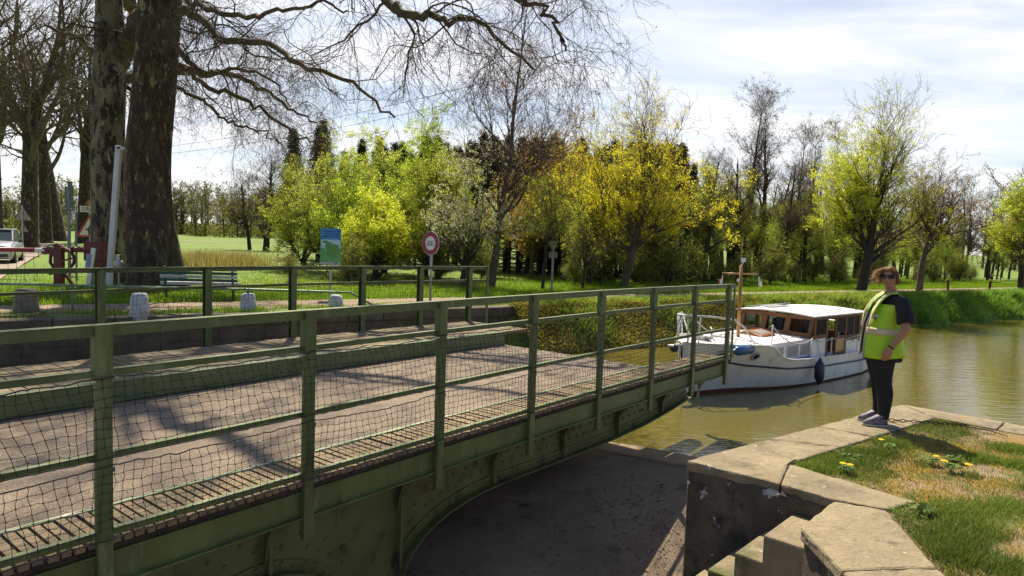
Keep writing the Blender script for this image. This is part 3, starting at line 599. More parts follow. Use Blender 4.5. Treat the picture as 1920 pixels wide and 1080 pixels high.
# wheelhouse
wood = M('varnished_wood', (.20, .085, .035), (.14, .058, .022), 3, .6, .1, 30, stretch=(1, 1, 6), spots=[((.12, .04, .015), 7, .6, .75)]); wood_l = M('yellow_wood_panel', (.50, .27, .05), (.42, .21, .04), 3, .35)
W0, W1, R0, HWW = 3.50, 6.08, 1.50, .87
mb = MB()
xb = lambda z: 3.46+(z-1.05)*.32          # sloping windshield
mb.bar((xb(1.05), -HWW, 1.09), (xb(1.05), HWW, 1.09), .05, .10); mb.bar((xb(1.5), -HWW, 1.47), (xb(1.5), HWW, 1.47), .05, .09)
for y in (-.84, -.29, .29, .84): mb.bar((xb(1.1), y, 1.1), (xb(1.48), y, 1.48), .13 if abs(y) < .5 else .08, .05, up=(1, 0, 0))
mb.build('windshield_frame', wood, bt, bevel=.008)
mb = MB(); mb.add([(xb(1.1), -.8, 1.1), (xb(1.1), .8, 1.1), (xb(1.45), .8, 1.45), (xb(1.45), -.8, 1.45)], [[0, 1, 2, 3]]); mb.build('windshield_glass', gl, bt)
for side in (-1, 1):
    y = side*HWW; mb = MB()
    mb.bb(3.52, W1, y-.02, y+.02, 1.43, 1.5)
    for (x0, x1, z0) in ((3.60, 3.70, 1.0), (4.20, 4.30, .56), (4.70, 4.76, .56), (5.22, 5.30, .56), (5.66, 5.71, .8), (5.98, W1, .8)): mb.bb(x0, x1, y-.022, y+.022, z0, 1.43)
    mb.bb(3.5, 4.2, y-.02, y+.02, 1.0, 1.09); mb.bb(5.3, 5.98, y-.02, y+.02, .86, .98); mb.bb(4.76, 5.22, y-.02, y+.02, .93, 1.0); mb.bb(4.76, 5.22, y-.02, y+.02, .56, .62)
    sd_ = mb.build('side_frame', wood, bt, bevel=.006)
    for (x0, x1, z0) in ((3.7, 4.2, 1.09), (4.76, 5.22, 1.0), (5.3, 5.66, .98), (5.71, 5.98, .98)): mb = MB(); mb.bb(x0, x1, y-.003, y+.003, z0, 1.43); mb.build('side_glass', gl, sd_)
    mb = MB(); mb.bb(4.76, 5.22, y-.012, y+.012, .62, .93); dp = mb.build('door', wood_l, bt)
    mb = MB(); mb.bb(4.79, 4.81, y+side*.02, y+side*.05, .95, 1.1); mb.build('handle', steel, dp)
    mb = MB(); mb.bb(3.5, 4.2, y-.018, y+.018, .5, .998); mb.build('side_panel', hull_m, bt); mb = MB(); mb.bb(5.3, 6.3, y-.018, y+.018, .5, .858); mb.build('side_panel', hull_m, bt)
mb = MB(); mb.bb(6.04, 6.08, -.85, .85, .5, .98); mb.bb(6.04, 6.08, -.85, -.5, .98, 1.43); mb.bb(6.04, 6.08, .5, .85, .98, 1.43); mb.bb(6.04, 6.08, -.06, .06, .98, 1.43); mb.bb(6.04, 6.08, -.85, .85, 1.43, 1.5); mb.build('rear_wall', wood, bt)
# roof
mb = MB(); prof = [(-.97+1.94*j/12, 1.5+.055*(1-((-.97+1.94*j/12)/.97)**2)) for j in range(13)]; n = 13
vs = [(x, y, z+dz+.01*(x < 3.5)) for dz in (0, .026) for x in (3.40, 6.22) for y, z in prof]
fs = [[i, i+1, n+i+1, n+i][::-1] for i in range(n-1)]+[[2*n+i, 2*n+i+1, 3*n+i+1, 3*n+i] for i in range(n-1)]
fs += [[i, i+1, 2*n+i+1, 2*n+i] for i in range(n-1)]+[[n+i, 3*n+i, 3*n+i+1, n+i+1] for i in range(n-1)]+[[0, 2*n, 3*n, n], [n-1, 2*n-1, 4*n-1, 3*n-1]]
mb.add(vs, fs); rf = mb.build('roof', deck_m, bt)
for side in (-1, 1):
    m_ = MB(); m_.tube([(3.75, side*.9, 1.585), (5.95, side*.9, 1.585)], .008, 6)
    for x in np.linspace(3.78, 5.92, 6): m_.tube([(x, side*.9, 1.535), (x, side*.9, 1.585)], .007, 6)
    m_.build('grab_rail', steel, rf)
    m_ = MB(); m_.tube([(2.05, side*.76, 1.075), (3.2, side*.76, 1.08)], .008, 6)
    for x in (2.08, 2.6, 3.17): m_.tube([(x, side*.76, 1.02), (x, side*.76, 1.077)], .007, 6)
    m_.build('grab_rail', steel, tr)
mb = MB(); mb.box((4.4, .5, 1.60), (.8, .35, .025)); mb.build('solar_panel', solid('panel_dark', (.5, .52, .56), .2), rf)
# interior
mb = MB(); mb.bb(3.6, 6.0, -.8, .8, .5, .52); mb.bb(3.65, 3.95, -.75, .1, .52, 1.06); mb.bb(5.4, 5.95, -.8, .8, .52, .8); mb.build('interior_furniture', wood, bt)
mb = MB(); mb.tube([(4.0+.0*math.cos(a), -.35+.17*math.cos(a), 1.12+.17*math.sin(a)) for a in np.linspace(0, 2*PI, 21)], .014, 6)
for a in (0, PI/3, 2*PI/3): mb.tube([(4.0, -.35-.19*math.cos(a), 1.12-.19*math.sin(a)), (4.0, -.35+.19*math.cos(a), 1.12+.19*math.sin(a))], .008, 5)
mb.build('steering_wheel', wood, bt)
mb = MB(); mb.loft([((4.35, .3, .6), .2, .2), ((4.35, .3, 1.0), .17, .22), ((4.35, .3, 1.3), .1, .2)], 10); mb.ball((4.0, -.62, 1.14), (.15, .2, .09)); mb.build('dark_cushions', solid('cushion_navy', (.02, .025, .05), .9), bt, smooth=True)
dcl = solid('dark_cloth', (.03, .03, .04), .9)
for (y0, y1, x) in ((-.12, .02, 3.62), (.22, .3, 3.62), (-.8, -.66, 3.62)): m_ = MB(); m_.bb(x, x+.02, y0, y1, 1.08, 1.47); m_.build('wheelhouse_curtain', dcl, bt)
# hatch
mb = MB(); mb.add([(2.35, -.35, 1.05), (2.95, -.35, 1.05), (2.95, .35, 1.05), (2.35, .35, 1.05), (2.4, -.3, 1.10), (2.9, -.3, 1.13), (2.9, .3, 1.13), (2.4, .3, 1.10), (2.4, 0, 1.155), (2.9, 0, 1.19)],
    [[0, 1, 5, 4], [2, 3, 7, 6], [1, 2, 6, 9, 5], [3, 0, 4, 8, 7], [4, 5, 9, 8], [8, 9, 6, 7]]); hat = mb.build('hatch', M('hatch_wood', (.30, .13, .05), (.25, .10, .035), 4, .3), bt, bevel=.004)
mb = MB(); mb.add([(2.47, -.25, 1.117), (2.83, -.25, 1.137), (2.83, -.04, 1.185), (2.47, -.04, 1.162)], [[0, 1, 2, 3]]); mb.build('hatch_glass', solid('hatch_pane', (.3, .3, .3), .15), hat)
# portholes
pr_ = MB(); ph_ = MB()
def hull_surf(x, z, side):
    f = z/np.interp(x, xs, ZS); bw, bd = np.interp(x, xs, BW), np.interp(x, xs, BD); return np.array([x-.16*f*max(0, 1-x/.8), side*(bw+(bd-bw)*f**float(np.interp(x, [1.0, 2.4], [1.15, .75]))), z])
for side in (-1, 1):
    for x, z in ((.55, .86), (1.28, .82)):
        c = hull_surf(x, z, side); a = hull_surf(x+.1, z, side)-c; b_ = hull_surf(x, z+.1, side)-c; a /= np.linalg.norm(a); nn = np.cross(a, b_); nn /= np.linalg.norm(nn); nn *= (1 if nn[1]*side > 0 else -1); b_ = np.cross(nn, a)
        ring = [c+nn*.03+(a*math.cos(t)+b_*math.sin(t))*.085 for t in np.linspace(0, 2*PI, 19)]
        m_ = MB(); m_.tube(ring, .019, 6, False); p_ = m_.build('porthole', solid('porthole_rim', (.4, .38, .36), .4) if side < 0 and x < 1 else bpy.data.materials['porthole_rim'], bt, smooth=True)
        m_ = MB(); m_.add([c+nn*.034+(a*math.cos(t)+b_*math.sin(t))*.078 for t in np.linspace(0, 2*PI, 19)[:-1]], [list(range(18))]); m_.build('porthole_glass', solid('porthole_dark', (.015, .015, .02), .1) if side < 0 and x < 1 else bpy.data.materials['porthole_dark'], p_)
# mast with cross arm and lamp
mast_w = M('mast_wood', (.34, .17, .05), (.27, .13, .035), 3, .35)
mb = MB(); mb.tube([(1.93, 0, .98), (1.90, 0, 2.62)], [.04, .034], 10); ms_ = mb.build('mast', mast_w, bt, smooth=True)
mb = MB(); mb.tube([(1.62, .28, 2.44), (2.24, -.22, 2.44)], [.016, .016], 8); mb.build('cross_arm', mast_w, ms_, smooth=True)
mb = MB(); mb.box((1.94, -.02, 2.73), (.07, .07, .07)); mb.box((1.94, -.02, 2.775), (.09, .09, .012)); mb.bar((1.9, 0, 2.6), (1.94, -.02, 2.7), .015, .015); mb.box((1.86, .02, 2.3), (.06, .05, .05)); mb.build('mast_lamp', solid('lamp_white', (.7, .72, .75), .3), ms_)
def flag(base, cols, sgn):
    # hanging folded pennant in three bands
    for k, c in enumerate(cols):
        V = []; nx_ = 5
        for i in range(nx_):
            for j in range(7):
                u = (k+i/(nx_-1))/3; v = j/6
                V.append((base[0]+sgn*(-.04-.13*u-.03*v), base[1]+sgn*(.02*u+.03*math.sin(u*9+v*3)), base[2]-.04-.20*v*(1-.3*u)-.10*u+.02*math.sin(v*8+u*5)))
        F = [[i*7+j, (i+1)*7+j, (i+1)*7+j+1, i*7+j+1] for i in range(nx_-1) for j in range(6)]
        m_ = MB(); m_.add(V, F); m_.build('pennant_band', leafmat('pennant_%s' % ''.join(str(int(q*9)) for q in c), c, c, .3), ms_, smooth=True, solid_=.002)
flag((1.70, .26, 2.44), [(.04, .06, .25), (.75, .72, .72), (.6, .12, .10)], 1); flag((2.2, -.22, 2.44), [(.10, .35, .33), (.75, .74, .7), (.55, .15, .08)], -1)
# pulpit
tubew = solid('pulpit_white', (.72, .73, .75), .35)
mb = MB(); zt = 1.62
fp = [(1.25, -.78, 1.05), (.95, -.72, 1.40), (.75, -.62, 1.56), (.3, -.36, zt), (-.12, -.14, zt+.02), (-.2, 0, zt+.02), (-.12, .14, zt+.02), (.3, .36, zt), (.75, .62, 1.56), (.95, .72, 1.4), (1.25, .78, 1.05)]
mb.tube(fp, .017, 8)
for x, y, x2 in ((-.14, -.12, -.12), (-.14, .12, -.12), (.1, -.25, .05), (.1, .25, .05), (.62, -.56, .66), (.62, .56, .66), (-.18, 0, -.3)): mb.tube([(x, y, zt), (x2, y*1.0, 1.06)], .014, 8)
mb.build('pulpit', tubew, bt, smooth=True)
mb = MB(); mb.box((-.28, 0, 1.05), (.5, .12, .035)); mb.tube([(-.1, -.04, 1.0), (-.14, -.05, .8), (-.05, -.04, .55)], .02, 8); mb.tube([(-.1, .04, 1.0), (-.14, .05, .8), (-.05, .04, .55)], .02, 8); mb.build('bow_roller', tubew, bt)
mb = MB(); mb.box((.55, .0, 1.12), (.18, .25, .12)); mb.tube([(.55, -.2, 1.16), (.55, .2, 1.16)], .06, 12); mb.tube([(.9, 0, 1.06), (.9, 0, 1.3)], .03, 8); mb.tube([(.75, -.1, 1.3), (1.0, .1, 1.32)], .015, 6); mb.build('anchor_winch', steel, bt, smooth=False)
an = MB(); an.ball((-.42, -.02, 1.0), .085, 14, 10); an.build('fender_ball', solid('ball_navy', (.01, .015, .04), .25), bt, smooth=True)
# ropes and stanchions
rope = M('white_rope', (.55, .53, .48), (.4, .38, .34), 30, .9)
for side in (-1, 1):
    ST = [(1.62, .95, 1.02, 1.43), (3.18, 1.05, .62, 1.06), (4.15, 1.05, .60, 1.02), (5.55, 1.05, .58, 1.0), (6.7, 1.0, .57, .98)]
    for x, y, z0, z1 in ST:
        m_ = MB(); m_.tube([(x, side*y, z0), (x, side*y, z1)], .013, 8); m_.ball((x, side*y, z1), .022, 8, 6); m_.build('stanchion', tubew, bt, smooth=True)
    m_ = MB()
    for (a, c) in zip(ST[:-1], ST[1:]):
        sg = .22 if a[0] < 2 else .07
        m_.tube([(a[0]+(c[0]-a[0])*t, side*(a[1]+(c[1]-a[1])*t), a[3]+(c[3]-a[3])*t-sg*4*t*(1-t)) for t in np.linspace(0, 1, 13)], .011, 6)
    m_.build('lifeline', rope, bt, smooth=True)
mb = MB(); mb.tube([(.3, -.3, 1.06), (.9, -.55, 1.08), (1.5, -.2, 1.12), (1.2, .3, 1.1), (1.95, -.05, 1.15)], .01, 6); mb.build('deck_rope', rope, bt, smooth=True)
# low stern rail
mb = MB(); mb.tube([(6.25, -.9, 1.15), (6.9, -.85, 1.15), (6.95, .85, 1.15), (6.25, .9, 1.15)], .016, 8)
for x, y in ((6.3, -.9), (6.9, -.85), (6.93, 0), (6.9, .85), (6.3, .9)): mb.tube([(x, y, .55), (x, y, 1.15)], .014, 8)
mb.build('stern_rail', tubew, bt, smooth=True)
# fenders hang from the rail: things of their own
def fender(name, label, x, y, zt_, ln, r, mat, horiz=False):
    t = thing(name, label, 'fender', (0, 0, 0), 0, 'boat fenders'); t.location = bt.matrix_basis @ Vector((0, 0, 0)); 
    ca, sa = math.cos(PI/2-baz), math.sin(PI/2-baz)
    t.location = (3.508+x*ca-y*sa, 13.535+x*sa+y*ca, -1.15+zt_); t.rotation_euler = (0, 0, PI/2-baz)
    prof = [(0, .02), (.03, .03), (.06, .045), (.11, r*.75), (.17, r), (ln-.17, r), (ln-.11, r*.75), (ln-.05, .04), (ln, .02)]
    m_ = MB()
    if horiz: m_.tube([(d, 0, 0) for d, q in prof], [q for d, q in prof], 16)
    else: m_.tube([(0, 0, -d) for d, q in prof], [q for d, q in prof], 16)
    m_.build('fender_body', mat, t, smooth=True)
    m_ = MB()
    if horiz: m_.tube([(0, 0, 0), (-.06, .06, .2)], .009, 6); m_.tube([(ln, 0, 0), (ln+.02, .04, .2)], .009, 6)
    else: m_.tube([(0, 0, 0), (-.02, .1, .42)], .009, 6)
    m_.build('fender_rope', rope, t, smooth=True)
fender('fender', 'dark navy fender hanging upright at the middle of the white boat', 3.3, -1.2, .66, .60, .105, solid('fender_navy', (.014, .018, .05), .35))
fender('fender', 'dark navy fender hanging near the stern of the white boat, beside the person', 6.15, -1.2, .56, .50, .095, bpy.data.materials['fender_navy'])
fender('fender', 'blue fender lying sideways at the bow of the white boat', .42, -.80, .98, .80, .10, solid('fender_blue', (.012, .09, .24), .35), True)
# ---------------------------------------------------------------- street furniture by the towpath
def post_box(x0, x1, y0, y1, z0, z1): m_ = MB(); m_.bb(x0, x1, y0, y1, z0, z1); return m_
# whitewashed stones and the green pipe rail between them
bw_m = M('whitewashed_stone', (.60, .60, .66), (.42, .42, .44), 7, .85, .5, 30, spots=[((.22, .2, .17), 6, .56, .7)], grain=.2)
bd_m = M('bare_bollard_stone', (.24, .21, .16), (.14, .12, .09), 7, .9, .6, 25, spots=[((.5, .5, .5), 9, .65, .75)])
def bollard(x, y, h, r, label, m):
    t = thing('stone_bollard', label, 'bollard', (x, y, 0), rg.uniform(0, 1), 'stone bollards along the lock wall')
    m_ = MB(); m_.loft([((0, 0, -.05), r*1.12, r*1.1), ((0, 0, h*.3), r*1.05, r*1.03), ((.005, 0, h*.7), r*.95, r*.93), ((0, 0, h-.03), r*.85, r*.84), ((0, 0, h), r*.72, r*.72)], 12)
    m_.v = [(a+rg.normal(0, .007), b_+rg.normal(0, .007), c) for a, b_, c in m_.v]; m_.build('stone', m, t, smooth=True); return t
bollard(-7.72, 14.1, .50, .175, 'whitewashed stone bollard standing left of the bench, nearest the big tree trunks', bw_m)
b2 = bollard(-6.18, 15.95, .40, .17, 'speckled white stone bollard with an iron pin on top, below the bench', bw_m)
b3 = bollard(-4.42, 17.1, .33, .17, 'low whitewashed stone bollard under the end of the green pipe rail', bw_m)
bollard(-10.0, 14.0, .52, .22, 'dark unpainted stone bollard beside the abutment slab at the far left', bd_m)
m_ = MB(); m_.tube([(0, 0, .38), (0, 0, .5)], .03, 8); m_.ball((0, 0, .5), .035); m_.build('iron_pin', solid('pipe_green', (.09, .2, .12), .4), b2, smooth=True)
pt = thing('pipe_rail', 'long pale green pipe rail lying low between the stone bollards', 'rail', (-6.2, 15.9, 0), 0)
m_ = MB(); m_.tube([(-6.2-.0, -2.2, .62), (-3.3, -1.2, .56), (0, 0, .50), (1.2, .55, .46), (2.2, 1.0, .42), (2.9, 1.0, .05)], .028, 8); m_.ball((-6.2, -2.2, .62), .05)
m_.tube([(-6.15, -2.18, .6), (-6.15, -2.18, 0)], .025, 6); m_.tube([(-3.3, -1.2, .56), (-3.3, -1.2, 0)], .022, 6)
m_.build('pipe', M('pipe_pale_green', (.20, .30, .19), (.12, .2, .1), 8, .4), pt, smooth=True)
# bench seen from behind
bn = thing('park_bench', 'slatted bench painted green and flaking white beside the big plane tree', 'bench', (-8.35, 18.3, 0), math.radians(8))
slat_w = M('flaking_white_slat', (.50, .50, .50), (.35, .36, .36), 9, .8, .3, 50, spots=[((.16, .2, .19), 9, .58, .7)]); slat_g = M('green_slat', (.018, .085, .06), (.012, .06, .045), 6, .5)
back = MB(); wmb = MB()
for i in range(5):
    z = .42+i*.095
    (back if i % 2 else wmb).box((0, -.18-.02*i, z), (1.95, .03, .075 if i < 4 else .06))
wmb.box((.05, .02, .93), (1.2, .05, .02)) if False else None
back.build('backrest', slat_g, bn, bevel=.004); wmb.build('backrest', slat_w, bn, bevel=.004)
m_ = MB(); [m_.box((0, -.08+.1*i, .42), (1.95, .07, .03)) for i in range(5)]; m_.build('seat', slat_w, bn, bevel=.004)
for x in (-.85, .85):
    m_ = MB(); m_.bar((x, -.12, 0), (x, -.24, .88), .05, .05); m_.bar((x, .3, 0), (x, .3, .4), .05, .05); m_.bar((x, -.16, .38), (x, .32, .38), .05, .04); m_.build('bench_leg', slat_g, bn)
# information panel
def facing(x, y): return math.atan2(-x, y)      # rotation so that local -y looks back at the viewpoint
ip = thing('information_panel', 'tall blue and green map panel on a grey post, left of the round sign', 'sign', (-5.18, 19.41, 0), math.radians(10))
m_ = MB(); m_.tube([(.0, 0, 0), (0, 0, 1.9)], .033, 10); m_.build('post', steel, ip)
Z0, Z1 = .98, 2.02
m_ = MB(); m_.box((.0, -.05, (Z0+Z1)/2), (.56, .03, Z1-Z0)); pnl = m_.build('panel', solid('panel_edge_teal', (.08, .35, .42), .4), ip)
def slab(name, poly, mat, lay): m_ = MB(); m_.prism([(a, c) for a, c in poly], 0, .002, lambda x, y, z: (x, -.066-lay*.003-z, y)); return m_.build(name, mat, pnl)
sky_b = M('panel_blue', (.02, .13, .38), (.03, .26, .55), 2.5, .3); 
slab('panel_sky', [(-.27, 1.70), (.27, 1.70), (.27, 2.01), (-.27, 2.01)], sky_b, 0)
slab('panel_fade', [(-.27, 1.0), (.27, 1.0), (.27, 1.7), (-.27, 1.7)], solid('panel_pale', (.42, .58, .68), .3), 0)
rgm = np.random.default_rng(3)
blob = []
for i in range(26):
    a = 2*PI*i/26; r = .2*(1+.16*math.sin(3*a+1)+.1*rgm.normal()); blob.append((.04+r*math.cos(a)*1.0, 1.42+r*math.sin(a)*1.05))
slab('map_shape', blob, M('map_green', (.06, .25, .06), (.14, .28, .05), 6, .4), 2)
slab('map_land', [(-.27, 1.05), (.27, 1.05), (.27, 1.36), (.12, 1.30), (-.05, 1.18), (-.14, 1.42), (-.22, 1.47), (-.27, 1.44)], M('map_green_low', (.05, .28, .10), (.13, .36, .10), 5, .4), 1)
slab('logo_strip', [(-.27, .99), (.1, .99), (.1, 1.05), (-.27, 1.05)], solid('strip_white', (.6, .6, .6), .4), 1)
for (a, c, col) in ((-.23, -.17, (.2, .4, .25)), (-.12, -.09, (.5, .03, .03)), (-.07, .0, (.3, .3, .35)), (.02, .04, (.03, .05, .3)), (.06, .08, (.5, .03, .03)), (.11, .2, (.02, .08, .3))): slab('logo', [(a, 1.005), (c, 1.005), (c, 1.035), (a, 1.035)], solid('logo_%d' % int(a*100+50), col, .5), 2)
slab('logo', [(-.22, 1.60), (-.12, 1.60), (-.12, 1.66), (-.22, 1.66)], solid('logo_frame', (.08, .22, .1), .5), 1)
for k, (z, x0, x1) in enumerate(((1.93, -.2, .24), (1.86, -.18, .2), (1.79, -.23, .2))):
    x = x0; tm = solid('panel_text_%d' % k, (.01, .04, .16), .5)
    while x < x1: ln = rgm.uniform(.02, .05); slab('lettering', [(x, z-.012), (x+ln, z-.012), (x+ln, z+.012), (x, z+.012)], tm, 1); x += ln+.014
# round no-entry sign turned to the left
ns = thing('road_sign', 'round white sign with dark red rim reading SAUF SERVICE on a grey post', 'sign', (-2.17, 17.95, 0), math.radians(-38))
m_ = MB(); m_.tube([(0, .03, 0), (0, .03, 1.95)], .033, 10); m_.build('post', steel, ns, smooth=True)
def disc(r0, r1, y0, y1, zc, n=36):
    m_ = MB(); m_.add([(r*math.cos(2*PI*i/n), y, zc+r*math.sin(2*PI*i/n)) for y in (y0, y1) for r in (r0, r1) for i in range(n)],
        [f for i in range(n) for j in [(i+1) % n] for f in ([i, j, n+j, n+i], [2*n+i, 3*n+i, 3*n+j, 2*n+j], [n+i, n+j, 3*n+j, 3*n+i], [i, 2*n+i, 2*n+j, j])]); return m_
m_ = MB(); m_.tube([(0, -.012, 1.70), (0, .0, 1.70)], .315, 36); dsc = m_.build('sign_plate', solid('sign_back_grey', (.6, .55, .58), .4), ns)
disc(.185, .30, -.02, -.0125, 1.70).build('red_rim', solid('sign_red', (.34, .01, .05), .35), dsc)
m_ = MB(); m_.tube([(0, -.016, 1.70), (0, -.0125, 1.70)], .186, 36); m_.build('sign_face', solid('sign_white', (.84, .84, .88), .35), dsc)
text_mesh('SAUF\nSERVICE', .088, 'lettering', solid('sign_black', (.01, .01, .015), .5), dsc, (0, -.018, 1.70), (PI/2, 0, 0))
# thin funnel-topped post
fp_ = thing('funnel_post', 'thin grey post with a funnel cap and a small box behind the towpath', 'post', (1.45, 24.9, 0), .2)
m_ = MB(); m_.tube([(0, 0, 0), (0, 0, 1.86)], .045, 8); m_.build('post', M('pale_post', (.30, .30, .24), (.22, .22, .17), 8, .8), fp_)
m_ = MB(); m_.loft([((0, 0, 1.5), .05, .05), ((0, 0, 1.83), .18, .12), ((0, 0, 1.88), .18, .12)], 12); m_.build('funnel_cap', M('olive_cap', (.16, .17, .08), (.11, .12, .05), 8, .7), fp_)
for sx in (-.1, .1): m_ = MB(); m_.bb(sx-.055, sx+.055, -.05, .05, 1.25, 1.48); m_.build('box', bpy.data.materials['olive_cap'], fp_, bevel=.01)
# red frames by the far towpath
def red_frame(x, y, rz, label, flip):
    t = thing('mooring_frame', label, 'frame', (x, y, 0), rz, 'red open frames on posts by the far towpath')
    m_ = MB(); m_.box((0, 0, .28), (.11, .11, .56)); m_.build('post', red_m, t, bevel=.01)
    m_ = MB(); s = flip
    for p, q in (((-.06*s-.0, 0, .45), (-.06*s, 0, .86)), ((-.06*s, 0, .86), (-.44*s+.02*s, 0, .88)), ((-.42*s, 0, .88), (-.42*s, 0, .5)), ((-.42*s, 0, .52), (-.06*s, 0, .50))): m_.bar(p, q, .035, .035, up=(0, 1, 0))
    m_.build('frame', red_m, t)
    kn = bpy.data.materials.get('pale_knob') or solid('pale_knob', (.6, .45, .45), .4)
    for c_ in ((-.42*s, -.02, .86 if s > 0 else .55), (-.06*s, -.02, .55 if s > 0 else .86)): m_ = MB(); m_.ball(c_, .028); m_.build('end_knob', kn, t, smooth=True)
red_frame(22.35, 35.0, -.55, 'red open frame on a post behind the towpath, left of the other one', 1)
red_frame(24.75, 35.35, -.6, 'red open frame on a post beside the canal bank, nearest the right edge', -1)
# ---------------------------------------------------------------- the road barrier at the left
bx = thing('road_barrier', 'dark red counterweighted road barrier with its long pole lowered across the road', 'barrier', (-13.9, 20.9, 0), math.radians(4))
m_ = MB(); m_.bb(-.12, .12, -.1, .1, 0, 1.2); m_.bb(-.25, .25, -.15, .15, 0, .03)
m_.tube([(-.1, 0, .45), (-.26, 0, .7), (-.24, 0, 1.0), (-.1, 0, 1.15)], .05, 8); m_.bar((.12, 0, .42), (.42, 0, .0), .09, .06, up=(0, 1, 0)); m_.bar((-.12, 0, .38), (-.3, 0, .34), .06, .06)
m_.build('pedestal', red_m, bx, bevel=.012)
m_ = MB(); m_.tube([(.12+.38*math.cos(a)*1.0, -.1, .82+.34*math.sin(a)) for a in np.linspace(-1.6, 1.6, 13)], .045, 8); m_.bar((.1, -.1, .75), (.45, -.1, .86), .06, .05); m_.build('hand_wheel', red_m, bx, smooth=False)
m_ = MB(); m_.tube([(-7.5, 0, .98), (-.6, 0, 1.07)], .068, 12); pole = m_.build('barrier_pole', M('barrier_red', (.36, .03, .05), (.26, .02, .04), 1.5, .35), bx, smooth=True)
m_ = MB(); m_.tube([(-.68, 0, 1.069), (-.40, 0, 1.072)], .072, 12); m_.build('white_band', white, pole)
m_ = MB()
for i in range(26): m_.tube([(-7+.25*i, 0, .9), (-7+.25*i+rg.normal(0, .02), 0, .12)], .006, 4)
for z in (.86, .45, .15): m_.tube([(-7, 0, z), (-.55, 0, z)], .008, 4)
m_.tube([(-.6, 0, 1.0), (-.6, 0, .86)], .01, 5); m_.tube([(-2.6, 0, 1.0), (-2.6, 0, .86)], .01, 5); m_.build('hanging_skirt', solid('skirt_dark', (.12, .11, .1), .7), pole)
m_ = MB(); m_.tube([(-.45, 0, 1.07), (.9, 0, 1.10)], .055, 10)
for x, z, r in ((-.4, 1.05, .11), (-.28, 1.12, .08), (-.05, 1.2, .10), (.08, 1.17, .08), (-.15, 1.0, .12), (.45, 1.12, .09), (.62, 1.15, .07)): m_.tube([(x, -.06, z), (x, .06, z)], r, 10)
m_.build('pivot_fittings', red_m, bx)
m_ = MB(); m_.bb(.85, 1.42, -.25, .25, .80, 1.38); m_.bb(.88, 1.4, -.2, .2, .62, .8); m_.bb(.83, 1.44, -.27, .27, 1.06, 1.09); m_.build('counterweight', red_m, bx, bevel=.03)
# signs near the barrier
sg = thing('direction_sign', 'narrow grey signpost with two edge-on blades beside the red barrier', 'sign', (-14.3, 22.0, 0), 0)
m_ = MB(); m_.box((.0, 0, 1.55), (.075, .06, 3.1)); m_.box((.16, .1, 1.15), (.05, .05, 2.3)); m_.build('post', M('blue_grey_post', (.20, .25, .30), (.14, .18, .2), 6, .5), sg)
m_ = MB(); m_.box((.02, 0, 2.75), (.24, .05, .7)); m_.box((.04, 0, 3.18), (.12, .05, .16)); m_.box((.0, .0, 2.35), (.28, .08, .05)); m_.build('sign_blade', M('dull_green_sign', (.10, .16, .13), (.07, .11, .1), 6, .6), sg)
m_ = MB(); m_.tube([(.1, -.05, 1.95), (.17, -.05, 2.15), (.12, -.05, 2.3)], .02, 6); m_.build('lamp_arm', white, sg)
pr = thing('signal_pole', 'leaning white pole with a short side arm in front of the plane trunks', 'pole', (-12.12, 20.45, 0), 0)
m_ = MB(); m_.bar((0, 0, 0), (.34, 0, 4.26), .17, .12, up=(0, 1, 0)); m_.build('pole', M('pole_white', (.66, .64, .68), (.55, .54, .57), 3, .4, spots=[((.3, .3, .28), 6, .66, .78)]), pr, bevel=.02)
m_ = MB(); m_.bar((.3, 0, 4.19), (.62, 0, 4.16), .07, .12, up=(0, 1, 0)); m_.box((.62, 0, 4.04), (.04, .04, .3)); m_.build('side_arm', bpy.data.materials['pole_white'], pr, bevel=.008)
rs = thing('marker_board', 'leaning white marker post with a blue striped board by the white pole', 'marker', (-12.3, 19.9, 0), 0)
m_ = MB(); m_.bar((-.12, 0, 0), (.08, 0, 1.22), .12, .05, up=(0, 1, 0)); m_.build('post', white, rs)
m_ = MB(); m_.bar((-.1, -.04, .55), (-.04, -.04, 1.05), .13, .02, up=(0, 1, 0)); m_.build('board', M('marker_blue', (.16, .18, .42), (.35, .36, .5), 12, .4), rs)
lp = thing('globe_lamp', 'small round white globe lamp on a low bracket at the foot of the plane trunk', 'lamp', (-11.55, 20.0, 0), 0)
m_ = MB(); m_.tube([(0, 0, 0), (0, 0, .8)], .025, 8); m_.box((0, 0, .95), (.12, .12, .2)); m_.build('post', steel, lp); m_ = MB(); m_.ball((0, 0, .78), .125, 16, 12); m_.build('globe', solid('globe_white', (.6, .55, .66), .3), lp, smooth=True)
# triangular warning sign and its plate, partly behind the second trunk
ws = thing('warning_sign', 'red bordered triangle sign with black pictogram under a small lettered plate', 'sign', (-16.25, 26.2, 0), math.radians(4))
m_ = MB(); m_.tube([(0, .04, 0), (0, .04, 2.8)], .03, 8); m_.build('post', steel, ws)
def tri(r, zc, y0, y1): m_ = MB(); m_.prism([(r*math.sin(a), zc+r*math.cos(a)) for a in (0, -2*PI/3, 2*PI/3)], y0, y1, lambda x, y, z: (x, z, y)); return m_
tp = tri(.58, 1.72, .0, .012).build('sign_plate', solid('tri_red', (.42, .02, .03), .4), ws)
tri(.43, 1.72, -.004, -.001).build('sign_face', solid('tri_cream', (.58, .56, .44), .4), tp)
pic = [(-.03, -.21), (.1, -.21), (.07, -.02), (.17, -.02), (.17, .03), (.08, .03), (.04, .22), (-.04, .05), (-.05, .03), (-.16, .03), (-.16, -.01), (-.05, -.02)]
m_ = MB(); m_.prism([(x, z+1.72) for x, z in pic], -.008, -.0045, lambda x, y, z: (x, z, y)); m_.build('pictogram', bpy.data.materials['sign_black'], tp)
